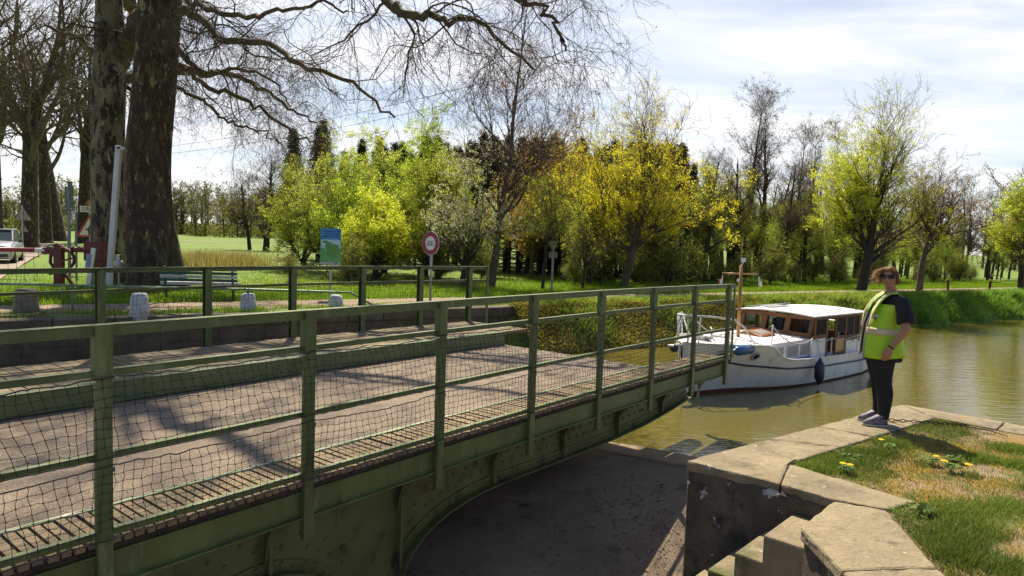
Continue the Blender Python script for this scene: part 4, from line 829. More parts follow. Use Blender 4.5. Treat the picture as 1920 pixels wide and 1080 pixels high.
m_ = MB(); m_.box((.02, .0, 2.50), (.72, .012, .24)); pl = m_.build('name_plate', bpy.data.materials['tri_cream'], ws)
text_mesh('S.Ra', .22, 'lettering', bpy.data.materials['sign_black'], pl, (-.08, -.0085, 2.50), (PI/2, 0, 0))
m_ = MB(); m_.box((.05, 0, 2.74), (.22, .06, .16)); m_.build('amber_lamp', solid('amber', (.42, .16, .02), .4), ws)
# two triangles seen from behind at the left edge
t = thing('warning_sign', 'grey backs of two stacked triangle signs behind the parked car', 'sign', (-30.5, 42.5, 0), .1)
m_ = MB(); m_.tube([(0, -.04, 0), (0, -.04, 3.0)], .04, 8); m_.build('post', steel, t)
tri(.55, 2.35, .0, .02).build('sign_plate', M('sign_back', (.30, .26, .2), (.24, .2, .16), 5, .5), t); tri(.36, 1.55, .0, .02).build('sign_plate', bpy.data.materials['sign_back'], t)
# ---------------------------------------------------------------- parked car
car = thing('parked_car', 'silver estate car facing the barrier at the left edge', 'car', (-24.35, 32.2, .03), math.radians(30))
paint = M('silver_paint', (.42, .45, .50), (.38, .41, .46), 2, .22, metal=.5); dkg = solid('car_glass', (.03, .045, .05), .05); tyre = solid('tyre', (.015, .015, .015), .9)
# local: front towards -y, x across
sec = [(-2.15, .32, .62, .74), (-2.1, .22, .80, .80), (-1.75, .2, .92, .85), (-1.15, .2, 1.0, .87), (-.2, .2, 1.02, .88), (1.2, .2, 1.02, .88), (1.95, .22, 1.0, .85), (2.1, .32, .9, .78)]
m_ = MB(); vs = []
for y, z0, z1, hw in sec:
    vs += [(-hw*.93, y, z0), (-hw, y, z0+.2), (-hw, y, (z0+z1)/2+.1), (-hw*.9, y, z1), (0, y, z1+.03), (hw*.9, y, z1), (hw, y, (z0+z1)/2+.1), (hw, y, z0+.2), (hw*.93, y, z0)]
n = 9; m_.add(vs, [[a*n+j, a*n+(j+1) % n, (a+1)*n+(j+1) % n, (a+1)*n+j][::-1] for a in range(len(sec)-1) for j in range(n)]+[list(range(n)), [(len(sec)-1)*n+j for j in range(n)][::-1]])
body = m_.build('body', paint, car, smooth=True, bevel=.02)
m_ = MB(); cab = [(-1.05, 1.0, .80), (-.35, 1.48, .66), (.6, 1.54, .66), (1.6, 1.5, .63), (2.0, 1.0, .76)]
vs = []
for y, z, hw in cab: vs += [(-hw, y, z), (hw, y, z)]
for y, z, hw in cab: vs += [(-.82, y, 1.0), (.82, y, 1.0)]
m_.add(vs, [[2*i, 2*i+1, 2*i+3, 2*i+2][::-1] for i in range(4)]+[[2*i, 2*i+2, 12+2*i, 10+2*i] for i in range(4)]+[[2*i+1, 11+2*i, 13+2*i, 2*i+3] for i in range(4)]); m_.build('windows', dkg, car, bevel=.01)
m_ = MB(); m_.box((0, .62, 1.535), (1.3, 2.0, .05)); m_.bar((-.72, -1.0, 1.02), (-.64, -.36, 1.5), .06, .05); m_.bar((.72, -1.0, 1.02), (.64, -.36, 1.5), .06, .05)
for sx in (-1, 1): m_.tube([(sx*.6, -.2, 1.56), (sx*.6, 1.5, 1.58)], .02, 6)
m_.build('roof', paint, car, bevel=.02)
for sx in (-1, 1):
    m_ = MB(); m_.ball((sx*.62, -2.02, .72), (.19, .14, .10)); m_.build('headlight', solid('headlight', (.7, .72, .75), .1), car, smooth=True)
    m_ = MB(); m_.ball((sx*.98, -.75, 1.02), (.11, .07, .07)); m_.build('mirror', dkg, car, smooth=True)
    for y in (-1.35, 1.35):
        m_ = MB(); m_.tube([(sx*.68, y, .32), (sx*.89, y, .32)], .32, 20); wh = m_.build('wheel', tyre, car); m_ = MB(); m_.tube([(sx*.89, y, .32), (sx*.895, y, .32)], .2, 12); m_.build('rim', steel, wh)
m_ = MB(); m_.box((0, -2.14, .62), (.8, .06, .14)); m_.box((0, -2.13, .38), (1.3, .08, .12)); m_.build('grille', tyre, car); m_ = MB(); m_.box((0, -2.19, .48), (.5, .01, .11)); m_.build('number_plate', white, car)
# ---------------------------------------------------------------- overhead wires
for (a, b_, lab) in (((2.34, 24.0, 8.29), (-24, 41.6, 6.4), 'upper of two thin overhead wires crossing the sky'), ((1.6, 24.0, 7.57), (-24, 41.6, 6.05), 'lower of two thin overhead wires crossing the sky')):
    m_ = MB(); P = [(a[0]+(b_[0]-a[0])*t, a[1]+(b_[1]-a[1])*t, a[2]+(b_[2]-a[2])*t-.55*4*t*(1-t)*.9) for t in np.linspace(0, 1, 40)]
    m_.tube(P, .009, 5); o = m_.build('overhead_wire', solid('wire_dark', (.03, .03, .035), .6) if 'upper' in lab else bpy.data.materials['wire_dark']); tag(o, lab, 'wire', 'overhead wires')
# ---------------------------------------------------------------- chain and stick on the quay
ch = thing('rusty_chain', 'rusty chain lying on the quay stone behind the person', 'chain', (4.35, 7.35, 0), 0)
cp = [np.array(q) for q in ((-.25, .05), (.0, .03), (.25, .0), (.45, -.03), (.62, -.08))]
m_ = MB(); k = 0
tot = 18
for i in range(tot):
    f = i/(tot-1)*(len(cp)-1); a = cp[min(int(f), 3)]; b_ = cp[min(int(f), 3)+1]; p = a+(b_-a)*(f-int(f) if f < 4 else 1); d = (b_-a)/np.linalg.norm(b_-a); nn = np.array([-d[1], d[0]])
    pts = []
    for t in np.linspace(0, 2*PI, 11):
        u, v = .032*math.cos(t), .014*math.sin(t)
        pts.append((p[0]+d[0]*u+(nn[0]*v if i % 2 else 0), p[1]+d[1]*u+(nn[1]*v if i % 2 else 0), .018+(0 if i % 2 else v)))
    m_.tube(pts, .0055, 5, False)
m_.build('chain_links', rust, ch)
m_ = MB(); m_.tube([(4.98, 7.25, .01), (5.1, 7.1, .015), (5.14, 6.9, .01)], [.012, .01, .006], 6); o = m_.build('fallen_stick', wood_grey); tag(o, 'thin pale stick lying at the end of the chain on the grass', 'stick')
# ---------------------------------------------------------------- the woman on the quay
pp = thing('person', 'person in a yellow-green safety vest, black clothes and sunglasses standing on the quay edge', 'person', (3.97, 7.28, 0), math.radians(166))
skin = M('skin', (.42, .20, .12), (.36, .165, .10), 6, .5, .05, 80)
cloth = M('black_cloth', (.010, .010, .014), (.016, .015, .02), 8, .9, .2, 60); vest_m = M('hi_vis_lime', (.46, .70, .03), (.36, .60, .02), 4, .6, .6, 9)
vb = vest_m.node_tree.nodes['Principled BSDF']
refl = M('reflective_band', (.66, .55, .36), (.58, .48, .30), 5, .5); 
mb = MB()
# trunk + neck (local +x forward, +y her left)
mb.loft([((-.02, 0, .80), .12, .15), ((-.02, 0, .95), .12, .15), ((-.02, 0, 1.1), .11, .14), ((-.05, 0, 1.25), .10, .15), ((-.07, 0, 1.36), .085, .16), ((-.075, 0, 1.42), .065, .10), ((-.07, 0, 1.46), .055, .055), ((-.055, 0, 1.52), .052, .052)], 20)
for s in (1, -1):
    mb.loft([((-.02, s*.09, .86), .11, .09), ((-.015, s*.095, .7), .10, .09), ((-.03, s*.1, .5), .068, .062), ((-.05, s*.1, .34), .062, .058), ((-.05, s*.1, .12), .043, .040), ((-.05, s*.1, .06), .045, .04)], 14)
    mb.tube([(-.07, s*.1, .05), (.0, s*.105, .04), (.08, s*.107, .03)], [.03, .032, .02], 10)
def arm(s, sh, el, wr, hand_end, curl):
    mb.tube([(-.10, s*.13, 1.36), sh, el], [.06, .058, .044], 12)
    mb.ball(el, .047)
    mid = tuple((a*.6+b_*.4) for a, b_ in zip(el, wr))
    mb.tube([el, mid, wr], [.044, .042, .027], 12)
    W_, H_ = Vector(wr), Vector(hand_end); d = (H_-W_).normalized(); side = Vector((1, 0, 0)); side = (side-d*side.dot(d)).normalized(); out_ = d.cross(side)*1
    palm = W_+d*.085
    mb.add(*palmbox(W_, palm, side, d)); 
    for k in range(4):
        off = side*(-.028+.019*k); ln = (.072, .082, .077, .060)[3-k]; b0 = palm+off*1.0-d*.01
        c1 = b0+d*ln*.45; c2 = c1+(d*.8+out_*curl*s).normalized()*ln*.33; c3 = c2+(d*.6+out_*curl*1.5*s).normalized()*ln*.28
        mb.tube([b0, c1, c2, c3], [.0095, .0088, .008, .0065], 8)
    t0 = W_+d*.03+side*.025; mb.tube([t0, t0+side*.022+d*.03, t0+side*.026+d*.062], [.013, .010, .008], 8)
def palmbox(a, b_, side, d):
    o = d.cross(side); vs = []
    for t, wd, th in ((0, .024, .018), (.35, .036, .017), (.8, .041, .015), (1.05, .038, .012)):
        c = a+(b_-a)*t
        for j in range(10):
            an = 2*PI*j/10; vs.append(c+side*math.cos(an)*wd+o*math.sin(an)*th)
    return vs, [[i*10+j, i*10+(j+1) % 10, (i+1)*10+(j+1) % 10, (i+1)*10+j] for i in range(3) for j in range(10)]+[list(range(10))[::-1], [30+j for j in range(10)]]
arm(1, (-.14, .215, 1.31), (-.15, .295, 1.065), (-.03, .275, .865), (.02, .27, .72), .5)
arm(-1, (-.10, -.215, 1.31), (-.10, -.26, 1.05), (.06, -.20, .86), (.10, -.19, .72), .5)
# head, turned towards her left
HY = math.radians(62); hc = Vector((-.045, .01, 1.585)); fw = Vector((math.cos(HY), math.sin(HY), -.02)); lf = Vector((-math.sin(HY), math.cos(HY), 0)); upv = Vector((0, 0, 1))
def hp(f, l, u): return hc+fw*f+lf*l+upv*u
hv = []; nn_, mm = 22, 16
for i in range(mm+1):
    ph = -PI/2+PI*i/mm
    for j in range(nn_):
        th = 2*PI*j/nn_; x, y, z = math.cos(ph)*math.cos(th), math.cos(ph)*math.sin(th), math.sin(ph)
        fx, fy, fz = x*.098, y*.076, z*.118
        if z < 0: k = -z; fy *= 1-.30*k; fx = fx*(1-.16*k)+.016*k*(x > 0); 
        if x > .6 and abs(z) < .25: fx -= .004
        hv.append(hp(fx, fy, fz))
mb.add(hv, [[i*nn_+j, i*nn_+(j+1) % nn_, (i+1)*nn_+(j+1) % nn_, (i+1)*nn_+j] for i in range(mm) for j in range(nn_)])
mb.tube([hp(.088, 0, .018), hp(.103, 0, -.008), hp(.112, 0, -.026), hp(.094, 0, -.034)], [.009, .012, .014, .010], 8)
mb.ball(hp(.086, 0, -.085), (.022, .024, .018)); mb.ball(hp(.094, 0, -.052), (.010, .020, .006)); mb.ball(hp(.092, 0, -.062), (.010, .016, .006))
for s in (1, -1): mb.ball(hp(-.005, s*.077, -.01), (.018, .010, .03)); mb.ball(hp(.062, s*.036, -.03), (.022, .02, .02))
bd = mb.build('body', skin, pp, smooth=True)
rm = bd.modifiers.new('r', 'REMESH'); rm.mode = 'VOXEL'; rm.voxel_size = .0055; rm.use_smooth_shade = True
sm = bd.modifiers.new('s', 'SMOOTH'); sm.iterations = 4; sm.factor = .5
# lips
m_ = MB(); m_.ball(hp(.0985, 0, -.053), (.006, .018, .004), 10, 6); m_.ball(hp(.0975, 0, -.060), (.006, .015, .0045), 10, 6); 
R_ = Matrix.Rotation(HY, 4, 'Z'); lips = m_.build('lips', solid('lips', (.36, .10, .09), .4), pp, smooth=True)
# sunglasses
m_ = MB()
for s in (1, -1):
    ring = [(.104-.010*abs(math.cos(t))*(.6+.4*math.cos(t)), s*(.036+.031*math.copysign(abs(math.cos(t))**.6, math.cos(t))), .014+.022*math.copysign(abs(math.sin(t))**.7, math.sin(t))) for t in np.linspace(0, 2*PI, 21)[:-1]]
    m_.add([hp(*q) for q in ring]+[hp(q[0]-.006, q[1], q[2]) for q in ring], [list(range(20)), list(range(20, 40))[::-1]]+[[i, 20+i, 20+(i+1) % 20, (i+1) % 20] for i in range(20)])
    m_.bar(hp(.094, s*.064, .022), hp(.0, s*.083, .016), .006, .012)
m_.bar(hp(.108, -.01, .02), hp(.108, .01, .02), .006, .008)
m_.build('sunglasses', solid('sunglass_black', (.006, .006, .008), .08), pp)
# hair: scalp shell + wind-blown strands towards her front
hair_m = M('auburn_hair', (.22, .085, .028), (.36, .16, .05), 30, .45); hair_l = leafmat('loose_hair', (.30, .12, .03), (.58, .32, .12), .3, .4)
m_ = MB(); vs = []; fsx = []
na, nb = 30, 12
for i in range(nb+1):
    for j in range(na):
        th = 2*PI*j/na; lowlim = -.28 if math.cos(th) < .2 else (.62 if math.cos(th) > .75 else .30)
        lowlim = np.interp(math.cos(th), [-1, -.1, .35, .8, 1], [-.75, -.50, .12, .64, .72])
        z = lowlim+(1-lowlim)*i/nb; z = min(z, 1); r = math.sqrt(max(0, 1-z*z)); bump = 1+.05*math.sin(7*th+3*z)+.03*math.sin(13*th-5*z)
        vs.append(hp(r*math.cos(th)*.102*bump-.004, r*math.sin(th)*.082*bump, z*.126*(1+.02*math.sin(5*th))))
m_.add(vs, [[i*na+j, i*na+(j+1) % na, (i+1)*na+(j+1) % na, (i+1)*na+j] for i in range(nb) for j in range(na)]); hs = m_.build('hair', hair_m, pp, smooth=True)
ns_ = 1300; P = np.zeros((ns_, 7, 3)); rh = np.random.default_rng(9)
hw = lambda f, l, u: np.array(hp(f, l, u))
for i in range(ns_):
    th = rh.uniform(0, 2*PI); z = rh.uniform(-.3, 1); lowl = np.interp(math.cos(th), [-1, -.1, .35, .8, 1], [-.7, -.45, .2, .70, .80]); z = max(z, lowl+.02); r = math.sqrt(max(0, 1-z*z))
    p = hw(r*math.cos(th)*.103, r*math.sin(th)*.083, z*.127); nrm = np.array(fw)*r*math.cos(th)+np.array(lf)*r*math.sin(th)+np.array([0, 0, z])
    wind = np.array([1.0, -.15, .0]); loose = rh.random() < .5 and p[0] > -.02 and p[1] < .05
    L_ = rh.uniform(.06, .13) if loose else rh.uniform(.03, .06); d = nrm*.35+np.array([0, 0, -.7])+wind*(1.3 if loose else .15)+rh.normal(0, .12, 3); d /= np.linalg.norm(d)
    for k in range(7): P[i, k] = p; p = p+d*L_/6; d = d+wind*(.16 if loose else 0)+np.array([0, 0, -.10 if loose else -.25])+rh.normal(0, .07, 3); d /= np.linalg.norm(d)
V, F = tubes(P, np.linspace(.0021, .0008, 7)[None].repeat(ns_, 0), 3); npmesh('loose_strands', V, F, hair_l, hs)
# trousers
mb = MB(); mb.loft([((-.02, 0, .72), .165, .19), ((-.02, 0, .86), .18, .20)], 20)
for s in (1, -1):
    mb.loft([((-.02, s*.092, .82), .135, .105), ((-.01, s*.095, .70), .125, .10), ((-.02, s*.098, .58), .10, .085), ((-.03, s*.1, .50), .085, .075), ((-.035, s*.1, .46), .083, .073), ((-.055, s*.1, .36), .082, .07), ((-.06, s*.1, .24), .068, .06), ((-.055, s*.1, .13), .058, .052), ((-.05, s*.1, .085), .060, .054)], 16)
tr_ = mb.build('trousers', cloth, pp, smooth=True); rm = tr_.modifiers.new('r', 'REMESH'); rm.mode = 'VOXEL'; rm.voxel_size = .009; rm.use_smooth_shade = True
# shirt: torso and sleeves
mb = MB(); mb.loft([((-.035, 0, .70), .188, .195), ((-.03, 0, .76), .19, .198), ((-.02, 0, .92), .18, .19), ((-.015, 0, 1.08), .16, .18), ((-.045, 0, 1.22), .15, .20), ((-.07, 0, 1.32), .125, .20), ((-.08, 0, 1.385), .10, .155), ((-.08, 0, 1.42), .072, .09), ((-.07, 0, 1.44), .058, .062)], 24)
mb.tube([(-.09, .12, 1.345), (-.13, .20, 1.325), (-.145, .245, 1.25), (-.155, .285, 1.13)], [.07, .078, .080, .086], 16); mb.tube([(-.09, -.12, 1.345), (-.10, -.20, 1.33), (-.105, -.23, 1.25), (-.105, -.255, 1.13)], [.075, .085, .083, .082], 16)
sh_ = mb.build('shirt', cloth, pp, smooth=True); rm = sh_.modifiers.new('r', 'REMESH'); rm.mode = 'VOXEL'; rm.voxel_size = .008; rm.use_smooth_shade = True
# vest: open front shell (angle 0 = forward)
def vring(z, grow=0.):
    c = np.interp(z, [.74, .92, 1.08, 1.22, 1.32, 1.395, 1.43], [-.03, -.02, -.015, -.045, -.07, -.08, -.075]); rx = np.interp(z, [.74, .8, .92, 1.08, 1.22, 1.32, 1.395, 1.43], [.215, .210, .198, .180, .166, .150, .112, .078]); ry = np.interp(z, [.74, .92, 1.08, 1.22, 1.32, 1.395, 1.43], [.215, .207, .198, .205, .215, .155, .08])
    return c, rx+grow, ry+grow
def vshell(name, zs, a0, a1, grow, mat, n=44, wav=1.):
    m_ = MB(); vs = []
    for z in zs:
        c, rx, ry = vring(z, grow)
        for j in range(n+1):
            a = a0+(a1-a0)*j/n; wv_ = 1+wav*(.026*math.sin(a*7+z*5)*min(1, max(0, 1.25-z)*3)+.016*math.sin(a*15+z*23)*min(1, max(0, 1.3-z)*2)+.006*math.sin(z*60+a*3))
            vs.append((c+rx*math.cos(a)*wv_, ry*math.sin(a)*wv_, z-.012*math.sin(a*2)*(z < .8)))
    m = n+1; m_.add(vs, [[i*m+j, i*m+j+1, (i+1)*m+j+1, (i+1)*m+j] for i in range(len(zs)-1) for j in range(n)]); return m_.build(name, mat, pp, smooth=True, solid_=.004)
zs_ = [.74, .78, .84, .9, .96, 1.02, 1.08, 1.14, 1.2, 1.26, 1.31]
vst = vshell('safety_vest', zs_, .36, 2*PI-.36, 0, vest_m)
# shoulder straps front and back either side
def strap(name, a_pts, wd, mat, grow):
    m_ = MB(); vs = []
    for (x, y, z) in a_pts: vs += [(x, y-wd/2, z), (x, y, z+.004), (x, y+wd/2, z-.006)]
    m_.add(vs, [[3*i+j, 3*i+j+1, 3*i+4+j, 3*i+3+j] for i in range(len(a_pts)-1) for j in range(2)]); return m_.build(name, mat, pp, smooth=True, solid_=.004)
for s in (1, -1):
    front = [(.125, s*.125, 1.19), (.095, s*.12, 1.26), (.055, s*.11, 1.33), (.012, s*.10, 1.38), (-.04, s*.095, 1.418), (-.09, s*.095, 1.425), (-.145, s*.10, 1.39), (-.19, s*.11, 1.32), (-.212, s*.12, 1.2)]
    front = [(x+.008*(x > -.07)-.008*(x < -.07), y, z+.006) for x, y, z in front]
    st_ = strap('vest_shoulder', front, .125, vest_m, 0); st_.parent = vst
    f2 = [(x+.006*(x > -.05), y+s*.034, z+.004) for x, y, z in front[:5]]; r_ = strap('reflective_strip', [(.16, s*.15, 1.04), (.15, s*.15, 1.12)]+f2, .042, refl, 0); r_.parent = vst
bnd = vshell('reflective_band', [.985, 1.01, 1.035, 1.055], .37, 2*PI-.37, .007, refl); bnd.parent = vst
ed = []
for s in (1, -1):
    pts = []
    for z in zs_:
        c, rx, ry = vring(z, .004); pts.append((c+rx*math.cos(.36), s*ry*math.sin(.36), z))
    m_ = MB(); m_.tube(pts+[(.03, s*.06, 1.37)], .010, 6); o = m_.build('vest_edge', solid('grey_edging', (.32, .30, .30), .6) if s > 0 else bpy.data.materials['grey_edging'], vst, smooth=True)
m_ = MB(); a = 1.0
for k, (z0, z1, cc) in enumerate(((1.15, 1.165, 0), (1.172, 1.20, 1))):
    vs = []
    for z in (z0, z1):
        c, rx, ry = vring(z, .010)
        for t in np.linspace(.62, .86, 5): vs.append((c+rx*math.cos(t), ry*math.sin(t), z))
    q = MB(); q.add(vs, [[i, i+1, 6+i, 5+i] for i in range(4)]); o = q.build('vest_badge', solid('badge_%d' % k, ((.03, .12, .3), (.55, .6, .65))[cc], .5), vst)
# watch, shoes
m_ = MB(); c = Vector((-.03, .275, .865)); d = (Vector((-.15, .295, 1.065))-c).normalized(); a_ = d.orthogonal().normalized(); b__ = d.cross(a_); cc = c+d*.012
m_.tube([cc+(a_*math.cos(t)+b__*math.sin(t))*.031 for t in np.linspace(0, 2*PI, 17)], .006, 6, False); m_.build('wristwatch', black, pp, smooth=True)
shoe = M('patterned_shoe', (.05, .04, .07), (.20, .18, .24), 26, .6, spots=[((.42, .42, .45), 34, .62, .66)]); sole = solid('shoe_sole', (.45, .42, .40), .7)
for s in (1, -1):
    m_ = MB(); x0 = .0 if s > 0 else .0
    m_.loft([((.022, s*.105, .018), .124, .047), ((.018, s*.105, .045), .120, .045), ((.004, s*.105, .070), .100, .043), ((-.022, s*.105, .095), .078, .044), ((-.045, s*.105, .125), .058, .050)], 18); so_ = m_.build('shoe', shoe, pp, smooth=True)
    m_ = MB(); m_.loft([((.022, s*.105, .0), .128, .048), ((.022, s*.105, .022), .128, .048)], 18); m_.build('sole', sole, so_, bevel=.004)
    m_ = MB(); [m_.tube([(.03+.018*k, s*.105-.02, .07-.006*k), (.03+.018*k, s*.105, .076-.006*k), (.03+.018*k, s*.105+.02, .07-.006*k)], .0035, 5) for k in range(4)]; m_.build('laces', white, so_)
# ---------------------------------------------------------------- vegetation generators (numpy)
def spawn(rn, P, R, n, tr=(.2, 1.), L=(.6, 1.), ang=(25, 60), trop=0., wig=.15, k=6, rr=.6, tip=.35, taper=None, rmin=.004, weight=None):
    N, K = P.shape[:2]; ln = np.linalg.norm(np.diff(P, axis=1), axis=2).sum(1); pw = ln/ln.sum() if weight is None else weight
    idx = rn.choice(N, n, p=pw); u = rn.uniform(tr[0], tr[1], n); t = u*(K-1); i0 = np.minimum(t.astype(int), K-2); f = (t-i0)[:, None]
    A, B_ = P[idx, i0], P[idx, i0+1]; pos = A*(1-f)+B_*f; tan = B_-A; tan /= np.linalg.norm(tan, axis=1, keepdims=True)+1e-9
    rad = R[idx, i0]*(1-f[:, 0])+R[idx, i0+1]*f[:, 0]
    rv = rn.normal(size=(n, 3)); perp = np.cross(tan, rv); perp /= np.linalg.norm(perp, axis=1, keepdims=True)+1e-9
    a = np.radians(rn.uniform(ang[0], ang[1], n))[:, None]; d = np.cos(a)*tan+np.sin(a)*perp
    le = rn.uniform(L[0], L[1], n)
    if taper is not None: le = le*(1-taper*u)
    out_ = np.empty((n, k, 3)); out_[:, 0] = pos; st = (le/(k-1))[:, None]
    for j in range(1, k):
        d = d+rn.normal(size=(n, 3))*wig+np.array([0, 0, trop]); d /= np.linalg.norm(d, axis=1, keepdims=True); out_[:, j] = out_[:, j-1]+d*st
    r0 = np.maximum(rad*rr, rmin)[:, None]; return out_, r0*np.linspace(1, tip, k)[None]
def path(pts, radii, k=None, rn=None, jit=0.):
    pts = np.array(pts, float); k = k or len(pts)*3; t = np.linspace(0, len(pts)-1, k); i = np.arange(len(pts))
    P = np.stack([np.interp(t, i, pts[:, c]) for c in range(3)], 1)
    for _ in range(2): P[1:-1] = (P[:-2]+2*P[1:-1]+P[2:])/4
    if rn is not None: P[1:-1] += rn.normal(size=(k-2, 3))*jit
    return P[None], np.interp(t, i, radii)[None]
def leaves(rn, P, n, size, spread=.05, asp=.6, tr=(.3, 1.), weight=None, clump=5):
    """leaf blades in small bunches that sit on the twigs"""
    N, K = P.shape[:2]; n = n//clump; idx = rn.choice(N, n, p=weight); t = rn.uniform(tr[0], tr[1], n)*(K-1); i0 = np.minimum(t.astype(int), K-2); f = (t-i0)[:, None]
    c = P[idx, i0]*(1-f)+P[idx, i0+1]*f+rn.normal(size=(n, 3))*spread*.45
    m = rn.uniform(.55, 1.25, n); c = np.repeat(c, clump, 0)+rn.normal(size=(n*clump, 3))*size*.62*np.repeat(m, clump)[:, None]; n = n*clump
    a = rn.normal(size=(n, 3)); a /= np.linalg.norm(a, axis=1, keepdims=True); b_ = np.cross(a, rn.normal(size=(n, 3))); b_ /= np.linalg.norm(b_, axis=1, keepdims=True)+1e-9
    s = (size*rn.uniform(.35, 1.15, n)*np.repeat(m, clump))[:, None]; a = a*s/2; b_ = b_*s/2*asp
    V = np.stack([c-a, c+b_, c+a, c-b_], 1).reshape(-1, 3); F = np.arange(n*4).reshape(n, 4); return V, F
def shell_pts(rn, n, c, r, lo=-1.): # points in an ellipsoid volume biased outward
    p = rn.normal(size=(n, 3)); p /= np.linalg.norm(p, axis=1, keepdims=True); p *= rn.uniform(.35, 1, (n, 1))**.5; return np.array(c)+p*np.array(r)
bark_plane = M('plane_bark', (.050, .030, .018), (.03, .019, .013), 1.6, .95, 1.2, 10, stretch=(1, 1, .38), spots=[((.09, .07, .035), 7, .5, .6), ((.24, .20, .10), 5.0, .60, .63), ((.34, .31, .22), 7.5, .655, .68)], grain=.3, gscale=60)
bark_pale = M('pale_plane_bark', (.25, .215, .14), (.075, .055, .035), 2.6, .95, .6, 14, stretch=(1, 1, .4), spots=[((.035, .025, .016), 4.5, .50, .54), ((.33, .29, .19), 7, .61, .64)], grain=.3, gscale=60)  # flaking bark, pale tone raised to stand in for sun on the trunk's left
bark_limb = M('limb_bark', (.15, .115, .055), (.07, .052, .03), 3, .95, .5, 30)
bark_dark = M('dark_bark', (.050, .040, .028), (.03, .025, .018), 3, .95, .5, 25, spots=[((.11, .11, .05), 4, .6, .72)])
bark_grey = M('grey_brown_bark', (.12, .09, .065), (.07, .055, .04), 3, .95, .5, 25)
twig_m = M('twig_brown', (.12, .09, .055), (.08, .06, .04), 3, .9)
twig_red = M('twig_reddish', (.11, .055, .045), (.07, .04, .035), 3, .9)
bud_m = leafmat('plane_buds', (.10, .075, .02), (.17, .13, .03), .4)
lm_green = leafmat('spring_leaf_green', (.34, .48, .04), (.54, .66, .07), .58)
lm_green2 = leafmat('willow_leaf', (.40, .48, .07), (.60, .66, .15), .58)
lm_yellow = leafmat('yellow_blossom', (.74, .64, .02), (.88, .82, .06), .58)
lm_yg = leafmat('yellow_green_leaf', (.54, .60, .04), (.76, .80, .08), .58)
lm_white = leafmat('white_blossom', (.74, .74, .50), (.86, .86, .68), .5)
lm_red = leafmat('copper_leaf', (.36, .17, .08), (.46, .25, .09), .5)
lm_orange = leafmat('orange_brown_leaf', (.48, .32, .04), (.60, .44, .07), .5)
lm_olive = leafmat('olive_leaf', (.28, .33, .04), (.46, .50, .07), .55)
lm_conifer = leafmat('conifer_needles', (.022, .042, .014), (.04, .065, .02), .15)
def mk(parts, name, mat, root, smooth=True): V, F = merge(parts); return npmesh(name, V, F, mat, root, smooth)
def V0(p, root): return p

# ---- the two big plane trees
def plane_tree(name_label, base, trunk_pts, radii, bark, limbs, seed, up=5, hang=True, lift=1.0):
    rn = np.random.default_rng(seed); t = thing('plane_tree', name_label, 'tree', (base[0], base[1], 0), 0, None); off = np.array([base[0], base[1], 0])
    P, R = path(np.array(trunk_pts)-off, radii, 22)
    V, F = tubes(P, R, 28)
    ax = np.repeat(P[0], 28, 0); d = V-ax; th = np.arctan2(d[:, 1], d[:, 0]); z = V[:, 2]; V = ax+d*(1+.03*np.sin(3*th+z*.35)+.02*np.sin(7*th+z*.9+seed)+.05*np.exp(-np.maximum(z, 0)/.7)*np.sin(5*th)[:,])[:, None]
    tr = npmesh('trunk', V, F, bark, t, True)
    LP, LR, lp = [], [], []
    for pts, r0, r1 in limbs:
        a, b_ = path(np.array(pts)-off, np.linspace(r0, r1, len(pts)), 30, rn, .055); LP.append(a); LR.append(b_)
    # upward limbs above the frame
    top = P[0, -1]
    for i in range(up):
        az = 2*PI*i/up+rn.uniform(-.3, .3); el = rn.uniform(.5, 1.2); L_ = rn.uniform(6, 9)*lift
        pts = [top-np.array([0, 0, rn.uniform(.2, 2.)])]; d = np.array([math.cos(az)*math.cos(el), math.sin(az)*math.cos(el), math.sin(el)])
        for j in range(6): pts.append(pts[-1]+d*L_/6); d = d+rn.normal(size=3)*.18+np.array([0, 0, -.06]); d /= np.linalg.norm(d)
        a, b_ = path(pts, np.linspace(.30, .05, 7), 30, rn, .04); LP.append(a); LR.append(b_)
    LP, LR = np.concatenate(LP), np.concatenate(LR); mk([tubes(LP, LR, 9)], 'limb', bark_limb, t)
    nl = len(LP)
    A, RA = spawn(rn, LP, LR, nl*12, (.12, 1), (1.0, 3.0), (30, 75), -.04, .30, 11, .32, .3, rmin=.009)
    Bq, RB = spawn(rn, A, RA, nl*95, (.1, 1), (.7, 2.0), (25, 75), -.17, .30, 9, .5, .4, rmin=.0052)
    Cq, RC = spawn(rn, Bq, RB, nl*480, (.1, 1), (.3, 1.0), (20, 70), -.12, .30, 6, .6, .5, rmin=.0034)
    Dq, RD = spawn(rn, Cq, RC, nl*900, (.1, 1), (.12, .4), (25, 70), -.05, .25, 4, .8, .6, rmin=.0027)
    cr = mk([tubes(A, RA, 5), tubes(Bq, RB, 4), tubes(Cq, RC, 3), tubes(Dq, RD, 3)], 'crown', twig_m, t)
    mk([leaves(rn, Dq, nl*700, .034, .01, .8, (.5, 1))], 'buds', bud_m, cr, False); return t
L1 = [(-10.4, 20.3, 7.9), (-9.74, 20.0, 8.15), (-9.08, 19.7, 7.89), (-8.3, 19.2, 7.15), (-7.62, 18.8, 6.89), (-6.79, 18.3, 6.91), (-6.09, 17.9, 6.55), (-5.58, 17.6, 5.98), (-5.08, 17.3, 5.86), (-4.34, 17.0, 5.77), (-3.75, 16.7, 5.32), (-3.38, 16.5, 4.85), (-2.89, 16.3, 4.64)]
L2 = [(-10.5, 20.2, 7.5), (-9.94, 20.0, 7.18), (-9.41, 20.0, 6.52), (-9.16, 20.3, 6.34), (-8.74, 20.6, 6.61), (-7.94, 21.0, 6.74), (-7.4, 21.3, 6.27), (-7.08, 21.6, 5.77)]
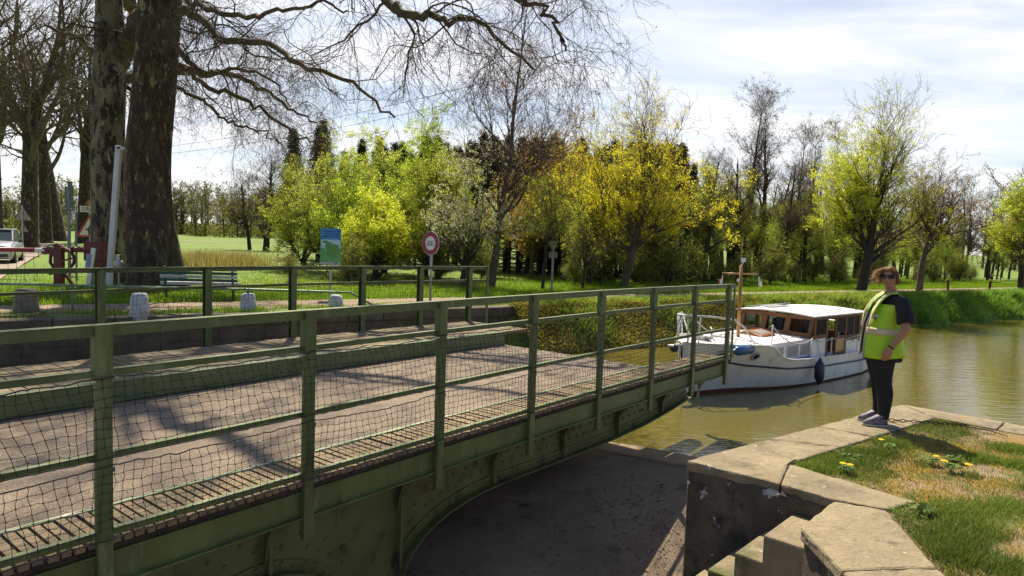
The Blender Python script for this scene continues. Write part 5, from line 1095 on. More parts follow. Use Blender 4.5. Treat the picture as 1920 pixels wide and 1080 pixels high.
L3 = [(-10.26, 20.2, 10.66), (-8.08, 19.0, 10.32), (-5.58, 17.5, 9.2), (-3.52, 16.0, 7.92), (-2.92, 15.5, 7.06), (-2.82, 15.4, 6.78), (-2.45, 15.2, 6.63), (-2.13, 15.0, 6.49), (-2.01, 14.9, 6.61), (-1.77, 14.8, 6.53), (-1.62, 14.7, 6.33), (-1.18, 14.5, 6.34), (-.83, 14.3, 6.29), (-.55, 14.1, 6.03), (-.27, 14.0, 5.69), (.28, 13.8, 5.24)]
L4 = [(-5.58, 17.5, 9.2), (-2.6, 15.5, 8.33), (-.88, 14.5, 7.32), (-.03, 14.0, 6.64), (.24, 13.9, 6.53), (.51, 13.8, 6.28), (.72, 13.7, 5.95), (.89, 13.6, 5.57)]
L5 = [(-10.3, 20.1, 8.9), (-9.63, 20.0, 8.38), (-8.36, 19.0, 7.8), (-6.95, 18.0, 7.31), (-5.92, 17.0, 7.22), (-4.6, 16.0, 7.12), (-3.86, 15.5, 6.8)]
L6 = [(-10.5, 20.4, 7.0), (-9.6, 21.0, 6.3), (-8.6, 21.8, 6.0), (-7.6, 22.4, 5.3), (-6.9, 22.8, 4.9), (-6.2, 23, 4.9)]
L7 = [(-10.3, 20.1, 9.5), (-9.2, 18.2, 9.3), (-8.2, 16.2, 8.6), (-7.0, 14.4, 7.8), (-6.0, 13.0, 7.3), (-5.0, 12, 6.9)]
L8 = [(-10.5, 20.5, 6.2), (-9.7, 21.3, 5.7), (-8.9, 21.9, 5.2), (-8.2, 22.4, 5.1), (-7.6, 22.8, 4.6)]
T1 = plane_tree('largest plane tree with dark mottled bark and drooping bare limbs beside the bench', (-10.6, 20.2),
    [(-10.55, 20.2, -.1), (-10.57, 20.2, .4), (-10.62, 20.2, .9), (-10.79, 20.2, 2.29), (-10.83, 20.2, 3.84), (-10.63, 20.2, 5.39), (-10.39, 20.2, 8.42), (-10.23, 20.2, 10.66), (-10.1, 20.2, 12.5)],
    [.92, .79, .72, .635, .62, .58, .555, .45, .34], bark_plane, [(L1, .13, .022), (L2, .10, .02), (L3, .14, .025), (L4, .08, .02), (L5, .10, .02), (L6, .09, .02), (L7, .14, .03), (L8, .06, .015),
      ([(-10.2, 20.2, 11), (-8.5, 18.2, 12.6), (-6.5, 16.2, 13.2), (-4.8, 14.4, 13.0), (-3.2, 12.8, 12.5), (-1.8, 11.6, 11.8)], .24, .04), ([(-10.2, 20.2, 11.6), (-9, 17.5, 13.8), (-7.8, 15, 14.8), (-6.6, 12.8, 14.6), (-5.6, 10.8, 13.6), (-4.8, 9.4, 12.4)], .24, .04),
      ([(-10.2, 20.2, 10.8), (-8, 19.4, 12.8), (-5.4, 18.2, 13.8), (-2.8, 17, 13.8), (-.6, 15.8, 13.0)], .22, .04), ([(-10.1, 20.2, 12), (-8.2, 17.2, 15.2), (-6.0, 14.6, 17), (-4.0, 12.6, 17.6), (-2.0, 11, 17)], .22, .04)], 11, 5)
T2 = plane_tree('second plane tree with paler flaking bark and a forked top, left of the largest one', (-12.85, 21.8),
    [(-12.85, 21.8, -.1), (-12.87, 21.8, .5), (-12.90, 21.8, 2.3), (-12.92, 21.8, 4.0), (-12.90, 21.8, 5.7), (-12.80, 21.8, 7.0), (-12.8, 21.8, 8.6), (-12.9, 21.8, 10.5)],
    [.68, .58, .50, .48, .48, .46, .38, .32], bark_pale, [([(-12.75, 21.8, 6.9), (-12.3, 21.8, 7.6), (-11.7, 21.8, 8.6), (-11.4, 21.7, 10), (-11.2, 21.5, 12)], .36, .2),
      ([(-12.6, 21.9, 6.0), (-13.3, 22.3, 7.0), (-14.2, 22.6, 7.9), (-15.4, 22.6, 8.3)], .16, .04), ([(-12.6, 21.9, 6.5), (-11.5, 23.0, 7.0), (-10.0, 24.0, 7.3), (-8.8, 25.0, 6.7), (-7.5, 26, 6.0)], .16, .03)], 12, 4)
# ---- avenue planes far left
def avenue_plane(seed, base, H, r, label, lean=0., group='plane trees along the road at the left'):
    rn = np.random.default_rng(seed); t = thing('plane_tree', label, 'tree', (base[0], base[1], 0), 0, group)
    P, R = path([(0, 0, -.1), (0, 0, .6), (lean*.3, 0, H*.2), (lean*.6, 0, H*.38), (lean, 0, H*.5)], [r*1.45, r*1.1, r*.95, r*.85, r*.6], 16)
    mk([tubes(P, R, 16)], 'trunk', bark_plane, t)
    A, RA = spawn(rn, P, R, 7, (.55, 1), (H*.30, H*.52), (15, 42), .06, .10, 12, .5, .2, rmin=.09)
    Bq, RB = spawn(rn, A, RA, 70, (.15, 1), (H*.12, H*.28), (25, 60), .05, .16, 9, .6, .25, rmin=.035)
    Cq, RC = spawn(rn, Bq, RB, 380, (.1, 1), (H*.05, H*.11), (25, 65), -.01, .2, 7, .6, .35, rmin=.011)
    Dq, RD = spawn(rn, Cq, RC, 2300, (.1, 1), (.35, 1.0), (25, 70), -.04, .25, 4, .7, .5, rmin=.0065)
    mk([tubes(A, RA, 8), tubes(Bq, RB, 6)], 'limb', bark_limb, t)
    cr = mk([tubes(Cq, RC, 4), tubes(Dq, RD, 3)], 'crown', twig_m, t); mk([leaves(rn, Dq, 7000, .07, .05, .8)], 'buds', bud_m, cr, False); return t
avenue_plane(21, (-46.0, 60.3), 26, .78, 'thick dark plane trunk cut by the left edge of the photo')
avenue_plane(22, (-37.2, 52.5), 24, .56, 'plane tree rising directly behind the parked car', .4)
avenue_plane(23, (-46.5, 68.0), 25, .50, 'slimmer plane tree just right of the one behind the car', -.3)
avenue_plane(24, (-52.0, 78.0), 26, .80, 'rightmost plane tree of the left avenue, wide at its foot by the road bend', -2.6)
avenue_plane(25, (-45.2, 72.0), 27, .68, 'plane tree standing alone across the road, behind the warning sign', .7)
# ---- generic deciduous tree with explicit trunk
def deciduous(label, name, base, trunk, radii, seed, l1, l2, l3, l4, leafspec=(), barkm=None, twigm=None, group=None, cat='tree', start=.35, ang1=(18, 45), trop=.06, rr=.55, wig=.12, tap=.8):
    """l1..l4 = (count, (min,max) length)"""
    rn = np.random.default_rng(seed); t = thing(name, label, cat, (base[0], base[1], 0), 0, group); off = np.array([base[0], base[1], 0.])
    P, R = path(np.array(trunk)-off if abs(trunk[0][0]-base[0]) < 1.5 and abs(base[0])+abs(base[1]) > 0 else trunk, radii, 20, rn, .012)
    barkm = barkm or bark_dark; twigm = twigm or twig_m
    A, RA = spawn(rn, P, R, l1[0], (start, 1), l1[1], ang1, trop, wig, 10, rr, .22, taper=tap, rmin=.02)
    mk([tubes(P, R, 12), tubes(A, RA, 7)], 'trunk', barkm, t)
    Bq, RB = spawn(rn, A, RA, l2[0], (.15, 1), l2[1], (20, 50), trop, .14, 8, .55, .3, rmin=.009)
    Cq, RC = spawn(rn, Bq, RB, l3[0], (.1, 1), l3[1], (20, 55), trop*.6, .18, 6, .65, .4, rmin=.0055)
    Dq, RD = spawn(rn, Cq, RC, l4[0], (.1, 1), l4[1], (20, 60), trop*.3, .22, 4, .7, .6, rmin=.0038)
    cr = mk([tubes(Bq, RB, 5), tubes(Cq, RC, 3), tubes(Dq, RD, 3)], 'crown', twigm, t)
    for (m_, n, size, spread, zlo, zhi, cond) in leafspec:
        z = Dq[:, -1, 2]; xx = Dq[:, -1, 0]; w_ = np.ones(len(Dq))*.0+1e-6; w_ = w_+1/(1+np.exp(-(z-zlo-.3)*3))/(1+np.exp((z-zhi)*1.6))
        if cond is not None: w_ = w_*(cond(Dq[:, -1])+1e-6)
        # clumping: favour twigs of some parents
        cl = .35+.65*(np.sin(Dq[:, 0, 0]*2.3+seed)*np.sin(Dq[:, 0, 1]*2.1)*np.sin(Dq[:, 0, 2]*2.7) > -.12); w_ = w_*cl; w_ /= w_.sum()
        o = mk([leaves(rn, Dq, int(n*2.2), size*.78, spread, .75, (.1, 1), weight=w_)], 'foliage', m_, cr, False)
    return t
deciduous('tall slender leaning tree with sparse copper buds behind the far railing end', 'budding_tree', (-.81, 26), [(-.81, 26, 0), (-.62, 26, 1.64), (-.51, 26, 3.25), (-.25, 26, 4.46), (-.13, 26, 6.84), (.2, 26, 10.2)], [.17, .13, .11, .085, .05, .015], 31,
    (24, (3.4, 5.2)), (200, (1.0, 2.2)), (1100, (.5, 1.1)), (3500, (.15, .45)), [(lm_red, 3400, .05, .04, 2.5, 99, None), (lm_orange, 1200, .055, .03, 2.5, 6.5, None)], bark_grey, twig_red, start=.30, ang1=(25, 64), trop=.06, rr=.5, tap=.55)
deciduous('tree with bright yellow blossom on its lower crown and bare upper shoots', 'yellow_tree', (4.67, 28.7), [(4.67, 28.7, 0), (4.95, 28.7, 1.3), (5.16, 28.7, 2.4), (5.30, 28.7, 4.0), (5.36, 28.7, 6.3)], [.19, .16, .14, .10, .03], 32,
    (46, (3.2, 4.9)), (420, (.8, 1.9)), (1700, (.4, 1.0)), (6500, (.15, .4)), [(lm_yellow, 26000, .08, .14, 1.2, 4.9, None), (lm_yellow, 4500, .06, .06, 4.7, 99, None), (lm_yg, 3000, .06, .07, 2.5, 8, None)], bark_grey, twig_m, start=.24, ang1=(18, 72), trop=.07, rr=.34, tap=.42)
deciduous('large tree with a fan of dark boughs and yellow-green leaves, behind the person', 'leafing_tree', (16.7, 32.6), [(16.7, 32.6, 0), (16.85, 32.6, 1.2), (16.95, 32.6, 2.2), (17.15, 32.6, 4.2), (17.4, 32.6, 6.4)], [.24, .20, .17, .12, .03], 33,
    (46, (3.2, 4.9)), (380, (.9, 1.9)), (1600, (.5, 1.0)), (5600, (.15, .4)), [(lm_yg, 22000, .085, .14, 1.0, 6.5, lambda q: 1/(1+np.exp((q[:, 0]+.2)*1.6))), (lm_yg, 5000, .07, .10, 1.5, 9, lambda q: (q[:, 0] < 1.8)*1.), (lm_yg, 3500, .055, .05, 4., 9.5, None)], bark_dark, twig_m, start=.24, ang1=(14, 58), trop=.08, rr=.36, tap=.4)
deciduous('smaller reddish tree with thin leaves, right of the fan-shaped tree', 'budding_tree', (20.4, 34.2), [(20.4, 34.2, 0), (20.5, 34.2, 1.6), (20.7, 34.2, 2.8), (20.8, 34.2, 4.0)], [.17, .13, .10, .05], 34,
    (22, (1.8, 3.0)), (180, (.8, 1.5)), (900, (.4, .8)), (3200, (.15, .4)), [(lm_red, 3000, .06, .08, 2.5, 99, None), (lm_yg, 4800, .075, .12, 1.0, 4.6, lambda q: (q[:, 0] < .6)*1.), (lm_orange, 2500, .07, .1, 1., 5, None)], bark_grey, twig_red, start=.35, ang1=(12, 62), tap=.1)
deciduous('rounded light green tree cut by the right edge of the photo', 'leafing_tree', (27.9, 37.4), [(27.9, 37.4, 0), (27.8, 37.4, 1.3), (27.9, 37.4, 3.0), (27.9, 37.4, 4.8)], [.16, .13, .08, .02], 35,
    (24, (1.6, 2.7)), (200, (.7, 1.4)), (900, (.35, .8)), (3500, (.15, .35)), [(lm_yg, 9000, .09, .12, .6, 99, None), (lm_green, 9000, .08, .12, .4, 99, None)], bark_dark, start=.2, ang1=(30, 75))
deciduous('small open tree with tiny yellow-green leaves beside the funnel-topped post', 'young_tree', (1.15, 25.6), [(1.15, 25.6, 0), (1.2, 25.6, 1.0), (1.3, 25.6, 2.2), (1.4, 25.6, 3.6)], [.07, .06, .04, .012], 36,
    (16, (1.1, 2.0)), (110, (.5, 1.1)), (600, (.25, .6)), (2200, (.1, .3)), [(lm_yg, 3400, .05, .05, .6, 99, None), (lm_green, 2500, .05, .05, .4, 99, None)], bark_dark, start=.3, ang1=(30, 70))
deciduous('low forked sapling with few leaves standing left of the yellow blossom tree', 'young_tree', (2.75, 26.6), [(2.75, 26.6, 0), (2.78, 26.6, .7), (2.9, 26.6, 1.6), (3.0, 26.6, 2.6)], [.06, .05, .03, .01], 37,
    (12, (1.0, 1.7)), (70, (.5, 1.0)), (350, (.25, .5)), (1500, (.1, .3)), [(lm_yg, 2400, .05, .05, .5, 99, None)], bark_dark, start=.2, ang1=(35, 70))
# green spring shrubs left of centre
SHR = [(-8.6, 32.0, 5.6, 3.0, lm_green2, 'broad grey-green willow bush at the left end of the green thicket'),
       (-6.9, 30.0, 4.8, 2.4, lm_green, 'bright green bush directly behind the map panel'),
       (-6.3, 33.5, 7.5, 3.0, lm_green2, 'tallest pale green willow at the crest of the thicket, above the map panel'),
       (-4.1, 32.0, 7.4, 2.9, lm_green, 'tall rounded green tree in the middle of the thicket'),
       (-3.2, 29.0, 5.2, 2.2, lm_olive, 'dark-branched olive green tree left of the round sign'),
       (-5.6, 27.6, 3.2, 1.7, lm_yg, 'low yellow-green bush between the map panel and the round sign'),
       (-10.6, 34.5, 5.0, 2.4, lm_olive, 'shady green bush at the far left foot of the thicket')]
for i, (x, y, h, wd, lm, lab) in enumerate(SHR):
    deciduous(lab, 'spring_tree', (x, y), [(x, y, 0), (x+.1, y, h*.2), (x+.15*(-1)**i, y, h*.45), (x, y, h*.85)], [.15, .12, .07, .015], 40+i,
        (22, (wd*.8, wd*1.25)), (130, (wd*.3, wd*.6)), (700, (.35, .8)), (2200, (.15, .4)), [(lm, 22000, .085, .16, .3, 99, None), (lm_yg, 6000, .08, .12, .3, 99, None)], bark_dark, group='green trees and bushes of the thicket', start=.06, ang1=(22, 75), trop=.05)
deciduous('tree dotted with white blossom behind the round sign', 'blossom_tree', (-1.9, 26.2), [(-1.9, 26.2, 0), (-1.85, 26.2, 1.0), (-1.6, 26.2, 2.4), (-1.2, 26.2, 4.6)], [.12, .10, .07, .015], 50,
    (22, (1.8, 3.2)), (150, (.8, 1.5)), (800, (.35, .8)), (3200, (.15, .4)), [(lm_white, 8500, .06, .06, 1.4, 99, None), (lm_green, 4500, .05, .08, .5, 4.5, None), (lm_yg, 2500, .05, .08, .5, 99, None)], bark_dark, start=.12, ang1=(25, 70))
# bare tree left of the thicket, two stems
deciduous('bare round-crowned tree standing alone in the left meadow', 'bare_tree', (-24.6, 68), [(-24.6, 68, 0), (-24.5, 68, 1.8), (-24.3, 68, 4), (-24.1, 68, 9)], [.34, .27, .2, .04], 51,
    (24, (3.0, 5.0)), (160, (1.3, 2.4)), (900, (.6, 1.3)), (3500, (.3, .8)), [(bud_m, 3000, .12, .15, 2, 99, None)], start=.2, ang1=(22, 62))
deciduous('smaller twin-stemmed bare tree just left of the round-crowned one in the meadow', 'bare_tree', (-26.6, 69), [(-26.6, 69, 0), (-26.8, 69, 1.8), (-27.2, 69, 4), (-27.5, 69, 6.5)], [.2, .17, .12, .03], 52,
    (16, (2.0, 3.5)), (110, (1.0, 2.0)), (700, (.5, 1.1)), (2500, (.3, .7)), [(bud_m, 2200, .12, .15, 2, 99, None), (lm_olive, 1500, .12, .2, 1, 5, None)], start=.25, ang1=(22, 62))
# ---------------------------------------------------------------- copies: plantation of conifers, wood behind the towpath
def copy_tree(src, x, y, rz, s, label=None):
    r = src.copy(); link(r); r.location = (x, y, 0); r.rotation_euler = (0, 0, rz); r.scale = (s, s, s)
    if label: r['label'] = label
    for ch in list(src.children):
        c = ch.copy(); COL.objects.link(c); c.parent = r
        for g in ch.children: d = g.copy(); COL.objects.link(d); d.parent = c
    return r
def conifer(seed, H, label, bare, group, x, y):
    rn = np.random.default_rng(seed); t = thing('conifer', label, 'conifer', (x, y, 0), 0, group)
    P, R = path([(0, 0, -.1), (0, 0, H*.5), (0, 0, H)], [.15, .10, .015], 10); A, RA = spawn(rn, P, R, 300, (bare, .995), (2.0, 3.2), (70, 100), -.03, .06, 6, .3, .3, taper=.97, rmin=.01)
    st, rs_ = spawn(rn, P, R, 50, (.08, bare), (.3, 1.1), (75, 100), -.03, .12, 4, .25, .5, rmin=.008)
    mk([tubes(P, R, 8), tubes(st, rs_, 3)], 'trunk', bark_dark, t); c = mk([tubes(A, RA, 3), leaves(rn, A, 15000, .22, .07, .28, (.05, 1))], 'crown', lm_conifer, t, False); return t
cf = [conifer(60+i, 9.5, 'tall dark conifer with a bare lower trunk in the shaded plantation', .36, 'conifers of the dark plantation behind the meadow', 200+5*i, -100) for i in range(3)]
rn = np.random.default_rng(77); first = [True]*3; pts = []
def cpl(x, y, s, lab=None, src=None):
    i = rn.integers(0, 3) if src is None else src
    if first[i]: o = cf[i]; first[i] = False; o.location = (x, y, 0); o.scale = (s, s, s)
    else: o = copy_tree(cf[i], x, y, rn.uniform(0, 6), s)
    return o
for row, (yy, x0, x1, n) in enumerate(((37.5, -.3, 9.5, 16), (39.5, -2.5, 10.3, 19), (42, -7, 11, 22), (45.5, -9, 12, 22), (50, -11, 13.5, 23), (56, -14, 15.5, 24))):
    for i in range(n):
        x = x0+(x1-x0)*(i+rn.uniform(-.3, .3))/n; y = yy+rn.uniform(-.8, .8); cpl(x, y, rn.uniform(.62, .78)+.045*row)
for (x, y, s) in ((-15.5, 48, .95), (-14.0, 50, 1.05), (-16.8, 52, .85), (-12.6, 44, .9)): cpl(x, y, s)
# orange-brown trees and undergrowth at the plantation edge
def wood_tree(seed, H, lm, n, size, label, name, group, bark=None, spread=.25, start=.25, extra=(), thick=1.):
    rn_ = np.random.default_rng(seed)
    return deciduous(label, name, (0, 0), [(0, 0, 0), (.1*rn_.normal(), 0, H*.25), (.3*rn_.normal(), .2*rn_.normal(), H*.55), (.4*rn_.normal(), 0, H)], [H*.022*thick, H*.018*thick, H*.011*thick, .015], seed,
        (16, (H*.2, H*.42)), (90, (H*.1, H*.2)), (520, (.4, .9)), (1900, (.2, .5)), [(lm, n, size, spread, .2, 99, None)]+list(extra), bark or bark_dark, group=group, start=start, ang1=(18, 55))
def first_place(src, x, y, s, rz=0): src.location = (x, y, 0); src.scale = (s, s, s); src.rotation_euler = (0, 0, rz)
def scatter(src, spots, jit=.24):
    for i, (x, y, s) in enumerate(spots):
        s *= 1+rn.uniform(-jit, jit)
        if i == 0: first_place(src, x, y, s)
        else: copy_tree(src, x, y, rn.uniform(0, 6), s)
g_or = 'orange-brown leafing trees before the conifers'
scatter(wood_tree(81, 5.8, lm_orange, 9000, .085, 'orange-brown leafing tree in front of the conifers, left of the yellow tree', 'copper_tree', g_or, bark_grey), [(.9, 33.5, 1.), (2.6, 34.5, 1.05), (4.1, 34.0, .95), (-.9, 33.8, .9), (3.2, 36, 1.1), (6.6, 34.5, .95)])
g_w = 'slender leafing trees of the wood behind the towpath'
wa = wood_tree(82, 7.2, lm_olive, 8500, .085, 'slender olive-leaved tree in the wood behind the towpath', 'woodland_tree', g_w, spread=.3, start=.35, thick=1.25)
wb = wood_tree(83, 6.6, lm_green, 7500, .08, 'slender green-leaved tree in the wood behind the towpath', 'woodland_tree', g_w, spread=.35, start=.25)
wc = wood_tree(84, 8.6, bud_m, 2200, .07, 'slender nearly bare tree in the wood behind the towpath', 'woodland_tree', g_w, spread=.2, start=.38, thick=1.2)
wd_ = wood_tree(85, 2.4, lm_olive, 4500, .075, 'leafy undergrowth bush at the edge of the wood', 'woodland_bush', 'undergrowth bushes along the wood edge', spread=.3, start=.02)
sp = {0: [], 1: [], 2: [], 3: []}
for row, (off_, n) in enumerate(((7.5, 30), (10, 32), (13.5, 32), (18.5, 30), (25, 26))):
    for i in range(n):
        t = 9.5+row*1.2+(58-9.5)*(i+rn.uniform(-.35, .35))/n; q = lw(t, off_+rn.uniform(-1.3, 1.3)+.05*t)
        if q[0] < 9.0 and row > 1 and q[1] > 38: continue
        k = rn.choice(3, p=(.42, .33, .25)); s = (.66, .70, .74, .84, .92)[row]*(1-.012*max(0, t-26)); sp[k].append((q[0], q[1], s))
for i in range(24):
    t = 8.5+38*(i+rn.uniform(-.4, .4))/24; q = lw(t, 5.6+rn.uniform(-.3, 1.6)+.04*t); sp[3].append((q[0], q[1], rn.uniform(.4, .9)))
for t, wv, s in ((3.2, 9.8, .5), (5.5, 10.5, .6), (-1.0, 9.0, .55), (-3, 9.5, .5), (1, 11.5, .7)): q = lw(t, wv); sp[3].append((q[0], q[1], s))
for k, s_ in enumerate((wa, wb, wc, wd_)): scatter(s_, sp[k])
# tall bare trees over the wood
tb = wood_tree(86, 11.0, bud_m, 4200, .08, 'tall bare-topped tree rising above the wood between the yellow tree and the fan-shaped tree', 'tall_bare_tree', 'tall bare trees rising above the wood', spread=.15, start=.42)
scatter(tb, [(15.0, 43.5, .92), (16.2, 45.0, .90), (18.3, 44.5, .78), (19.6, 45.5, .78), (13.3, 46, .62), (21.8, 46.5, .82), (36, 55, .62), (39, 56, .58), (33, 54, .55)], .03)
# far-off wood across the left meadow, one mass
rn9 = np.random.default_rng(99); parts, lv = [], []
for i in range(400):
    px = rn9.uniform(-190, -42) if i < 230 else rn9.uniform(55, 190); y = (170+rn9.uniform(0, 60)) if i < 230 else (78+rn9.uniform(0, 45)); x = px; H = rn9.uniform(7, 12.5)*(1+.15*math.sin(px*.05)); 
    P, R = path([(x, y, -.5), (x+rn9.normal()*.3, y, H*.5), (x, y, H)], [.22, .15, .03], 5); A, RA = spawn(rn9, P, R, 22, (.3, 1), (H*.18, H*.4), (20, 60), .05, .15, 5, .5, .3, rmin=.06)
    Bq, RB = spawn(rn9, A, RA, 90, (.1, 1), (.8, 2.2), (20, 60), .03, .2, 4, .6, .5, rmin=.03); parts += [tubes(P, R, 5), tubes(A, RA, 3), tubes(Bq, RB, 3)]
    near_ = px > 0; lv.append(leaves(rn9, Bq, 1400 if near_ else 420, .16 if near_ else .45, .5, .8, (0, 1))); sh = rn9.uniform(0, 1, (260, 3)); lv.append(leaves(rn9, (np.array([x, y, 0])+np.stack([rn9.normal(0, 1.8, 300), rn9.normal(0, 1., 300), rn9.uniform(0, 3.5, 300)], 1))[:, None].repeat(2, 1), 600 if near_ else 300, .2 if near_ else .6, .3, .8, (0, 1)))
o = mk(parts, 'distant_woodland', twig_m, None, False); tag(o, 'far-off band of brownish budding woodland beyond the left meadow', 'woodland', None, 'stuff')
o2 = mk(lv, 'distant_foliage', leafmat('distant_leaf', (.13, .13, .03), (.24, .25, .05), .4), o, False); tag(o2, kind='stuff')
# ---------------------------------------------------------------- grass as blades
def blades(rn_, pts, h, wdt, lean=.5, seg=1):
    n = len(pts); az = rn_.uniform(0, 2*PI, n); hh = h*rn_.uniform(.5, 1.3, n); s = np.stack([np.cos(az), np.sin(az), np.zeros(n)], 1)*(wdt*rn_.uniform(.6, 1.3, n))[:, None]/2
    la = rn_.uniform(0, 2*PI, n); ld = np.stack([np.cos(la), np.sin(la), np.zeros(n)], 1)*(hh*lean*rn_.uniform(.2, 1, n))[:, None]; up = np.zeros((n, 3)); up[:, 2] = hh
    mid = pts+up*.55+ld*.35; tip = pts+up*.95+ld
    V = np.stack([pts-s, pts+s, mid+s*.7, mid-s*.7, tip], 1).reshape(-1, 3); b0 = np.arange(n)[:, None]*5
    F = np.concatenate([b0+np.array([0, 1, 2, 3]), b0+np.array([3, 2, 4, 4])]); return V, F
def tri_fix(V, F, name, mat, parent=None):
    me = bpy.data.meshes.new(name); quads = F[F[:, 2] != F[:, 3]]; tr_ = F[F[:, 2] == F[:, 3]][:, :3]
    me.vertices.add(len(V)); me.vertices.foreach_set('co', V.astype(np.float32).ravel()); li = np.concatenate([quads.ravel(), tr_.ravel()]).astype(np.int32); me.loops.add(len(li)); me.loops.foreach_set('vertex_index', li)
    me.polygons.add(len(quads)+len(tr_)); me.polygons.foreach_set('loop_start', np.concatenate([np.arange(len(quads))*4, len(quads)*4+np.arange(len(tr_))*3]).astype(np.int32)); me.update(calc_edges=True); me.materials.append(mat)
    return link(bpy.data.objects.new(name, me), parent)
gm = leafmat('meadow_blade', (.15, .28, .015), (.27, .37, .03), .5); gm_y = leafmat('dry_blade', (.36, .36, .05), (.52, .44, .10), .4); gm_b = leafmat('bank_blade', (.14, .28, .03), (.27, .43, .06), .5); gm_q = leafmat('turf_blade', (.08, .14, .02), (.23, .29, .045), .4); gm_moss = leafmat('moss_yellow', (.26, .16, .025), (.36, .30, .04), .3)
rb = np.random.default_rng(123)
def lws(t, wv, z): q = L0[None]+LC[None]*t[:, None]+LN[None]*wv[:, None]; return np.stack([q[:, 0], q[:, 1], z], 1)
# meadow strip behind towpath
n = 130000; t = rb.uniform(-22, 48, n); wv = 3.0+rb.exponential(3.8, n); keep = (wv < 24) & (np.abs(t+14.2) > 2.5); t, wv = t[keep], wv[keep]
V, F = blades(rb, lws(t, wv, np.zeros(len(t))), .13, .022); o = tri_fix(V, F, 'meadow_grass', gm); tag(o, 'fresh green meadow grass behind the towpath', 'grass', None, 'stuff')
# verge between wall and path
n = 30000; t = rb.uniform(-13, 50, n); wv = rb.uniform(.38, 1.35, n); cl = np.sin(t*2.1)*np.sin(t*.7+wv*3) > -.35; t, wv = t[cl], wv[cl]
V, F = blades(rb, lws(t, wv, np.zeros(len(t))), .10, .016); o = tri_fix(V, F, 'verge_grass', gm); tag(o, 'short grass on the verge between canal wall and path', 'grass', None, 'stuff')
# bank
def bank_pts(n, t0, t1):
    t = rb.uniform(t0, t1, n); f = rb.uniform(0, 1, n); wv = -1.0+1.45*f; z = np.interp(wv, [-1.0, -.7, -.3, 0, .35], [-1.1, -.72, -.3, -.05, 0]); return lws(t, wv+.22*np.sin(t*1.7)*(f < .6), z-.02)
V, F = blades(rb, bank_pts(52000, 1.5, 44), .26, .03, .9); o = tri_fix(V, F, 'bank_grass', gm_b); tag(o, 'long green grass covering the far canal bank', 'grass', None, 'stuff')
V, F = blades(rb, bank_pts(26000, .8, 20), .22, .03, .9); o = tri_fix(V, F, 'dry_bank_grass', gm_y); tag(o, 'yellowish dry grass on the near half of the far bank', 'grass', None, 'stuff')
# scrub / ivy on the bank near the wall end
n = 60000; t = rb.uniform(.6, 11, n); f = rb.uniform(0, 1, n)**.8; wv = -1.25+1.5*f; z = np.interp(wv, [-1.25, -.7, -.3, 0, .35], [-1.2, -.72, -.3, -.05, 0]); c = lws(t, wv-.12, z+.06+.035*np.sin(t*3)*np.sin(wv*7)+rb.uniform(-.06, .07, n))
a = rb.normal(size=(n, 3)); a /= np.linalg.norm(a, axis=1, keepdims=True); b_ = np.cross(a, rb.normal(size=(n, 3))); b_ /= np.linalg.norm(b_, axis=1, keepdims=True); s = rb.uniform(.015, .042, n)[:, None]
V = np.stack([c-a*s, c+b_*s*.7, c+a*s, c-b_*s*.7], 1).reshape(-1, 3); o = npmesh('bank_scrub', V, np.arange(n*4).reshape(n, 4), leafmat('scrub_leaf', (.20, .18, .03), (.40, .35, .05), .45)); tag(o, 'yellow-brown ivy and scrub hanging over the canal bank beside the wall', 'scrub', None, 'stuff')
# dead reed stems by the left meadow
n = 2600; x = rb.normal(-15.5, 1.3, n); y = rb.normal(36, 1.4, n); V, F = blades(rb, np.stack([x, y, np.zeros(n)], 1), .8, .03, .45); o = tri_fix(V, F, 'dry_reeds', leafmat('reed_blade', (.30, .27, .08), (.42, .34, .12), .4)); tag(o, 'patch of pale dry reeds in the left meadow right of the big tree', 'reeds', None, 'stuff')
# turf on the quay
def inpoly(x, y, poly):
    r = np.zeros(len(x), bool); j = len(poly)-1
    for i in range(len(poly)):
        xi, yi = poly[i]; xj, yj = poly[j]; c = ((yi > y) != (yj > y)) & (x < (xj-xi)*(y-yi)/(yj-yi+1e-12)+xi); r ^= c; j = i
    return r
n = 330000; x = rb.uniform(2.3, 9.5, n); y = rb.uniform(2.4, 7.7, n); m_ = inpoly(x, y, turf_poly)
def fld(x, y): return np.sin(x*2.9+1.3*np.sin(y*2.1))+np.sin(y*3.3+1.7*np.sin(x*1.7)+.8)+.6*np.sin(x*7.1+y*5.3)+.4*np.sin(x*13-y*11)
fv = fld(x, y); bare = ((x-3.35)**2/.10+(y-5.35)**2/.05 < 1) | ((x-3.75)**2/.55+(y-4.05)**2/.16 < 1) | ((x-5.2)**2/.45+(y-6.7)**2/.12 < 1) | ((x-5.6)**2/.7+(y-5.6)**2/.12 < 1)
edge_band = ((x < 3.3) & (y > 5.3)) | ((y < 4.9) & (x < 3.1))
k = m_ & ~bare & ((fv > .7) | (edge_band & (fv > -.5)) | (rb.random(n) < .12)); x2, y2 = x[k], y[k]
V, F = blades(rb, np.stack([x2, y2, np.full(len(x2), -.02)], 1), .034, .005, .9); o = tri_fix(V, F, 'turf_grass', gm_q); tag(o, 'patchy short grass on the quay inside the coping stones', 'grass', None, 'stuff')
n = 150000; x = rb.uniform(2.3, 9.5, n); y = rb.uniform(2.4, 7.7, n); k = inpoly(x, y, turf_poly) & (fld(x+3, y+1) > -.5); V, F = blades(rb, np.stack([x[k], y[k], np.full(k.sum(), -.02)], 1), .018, .006, 1.2); o = tri_fix(V, F, 'moss', gm_moss); tag(o, 'yellow-brown moss carpet between the grass of the quay', 'moss', None, 'stuff')
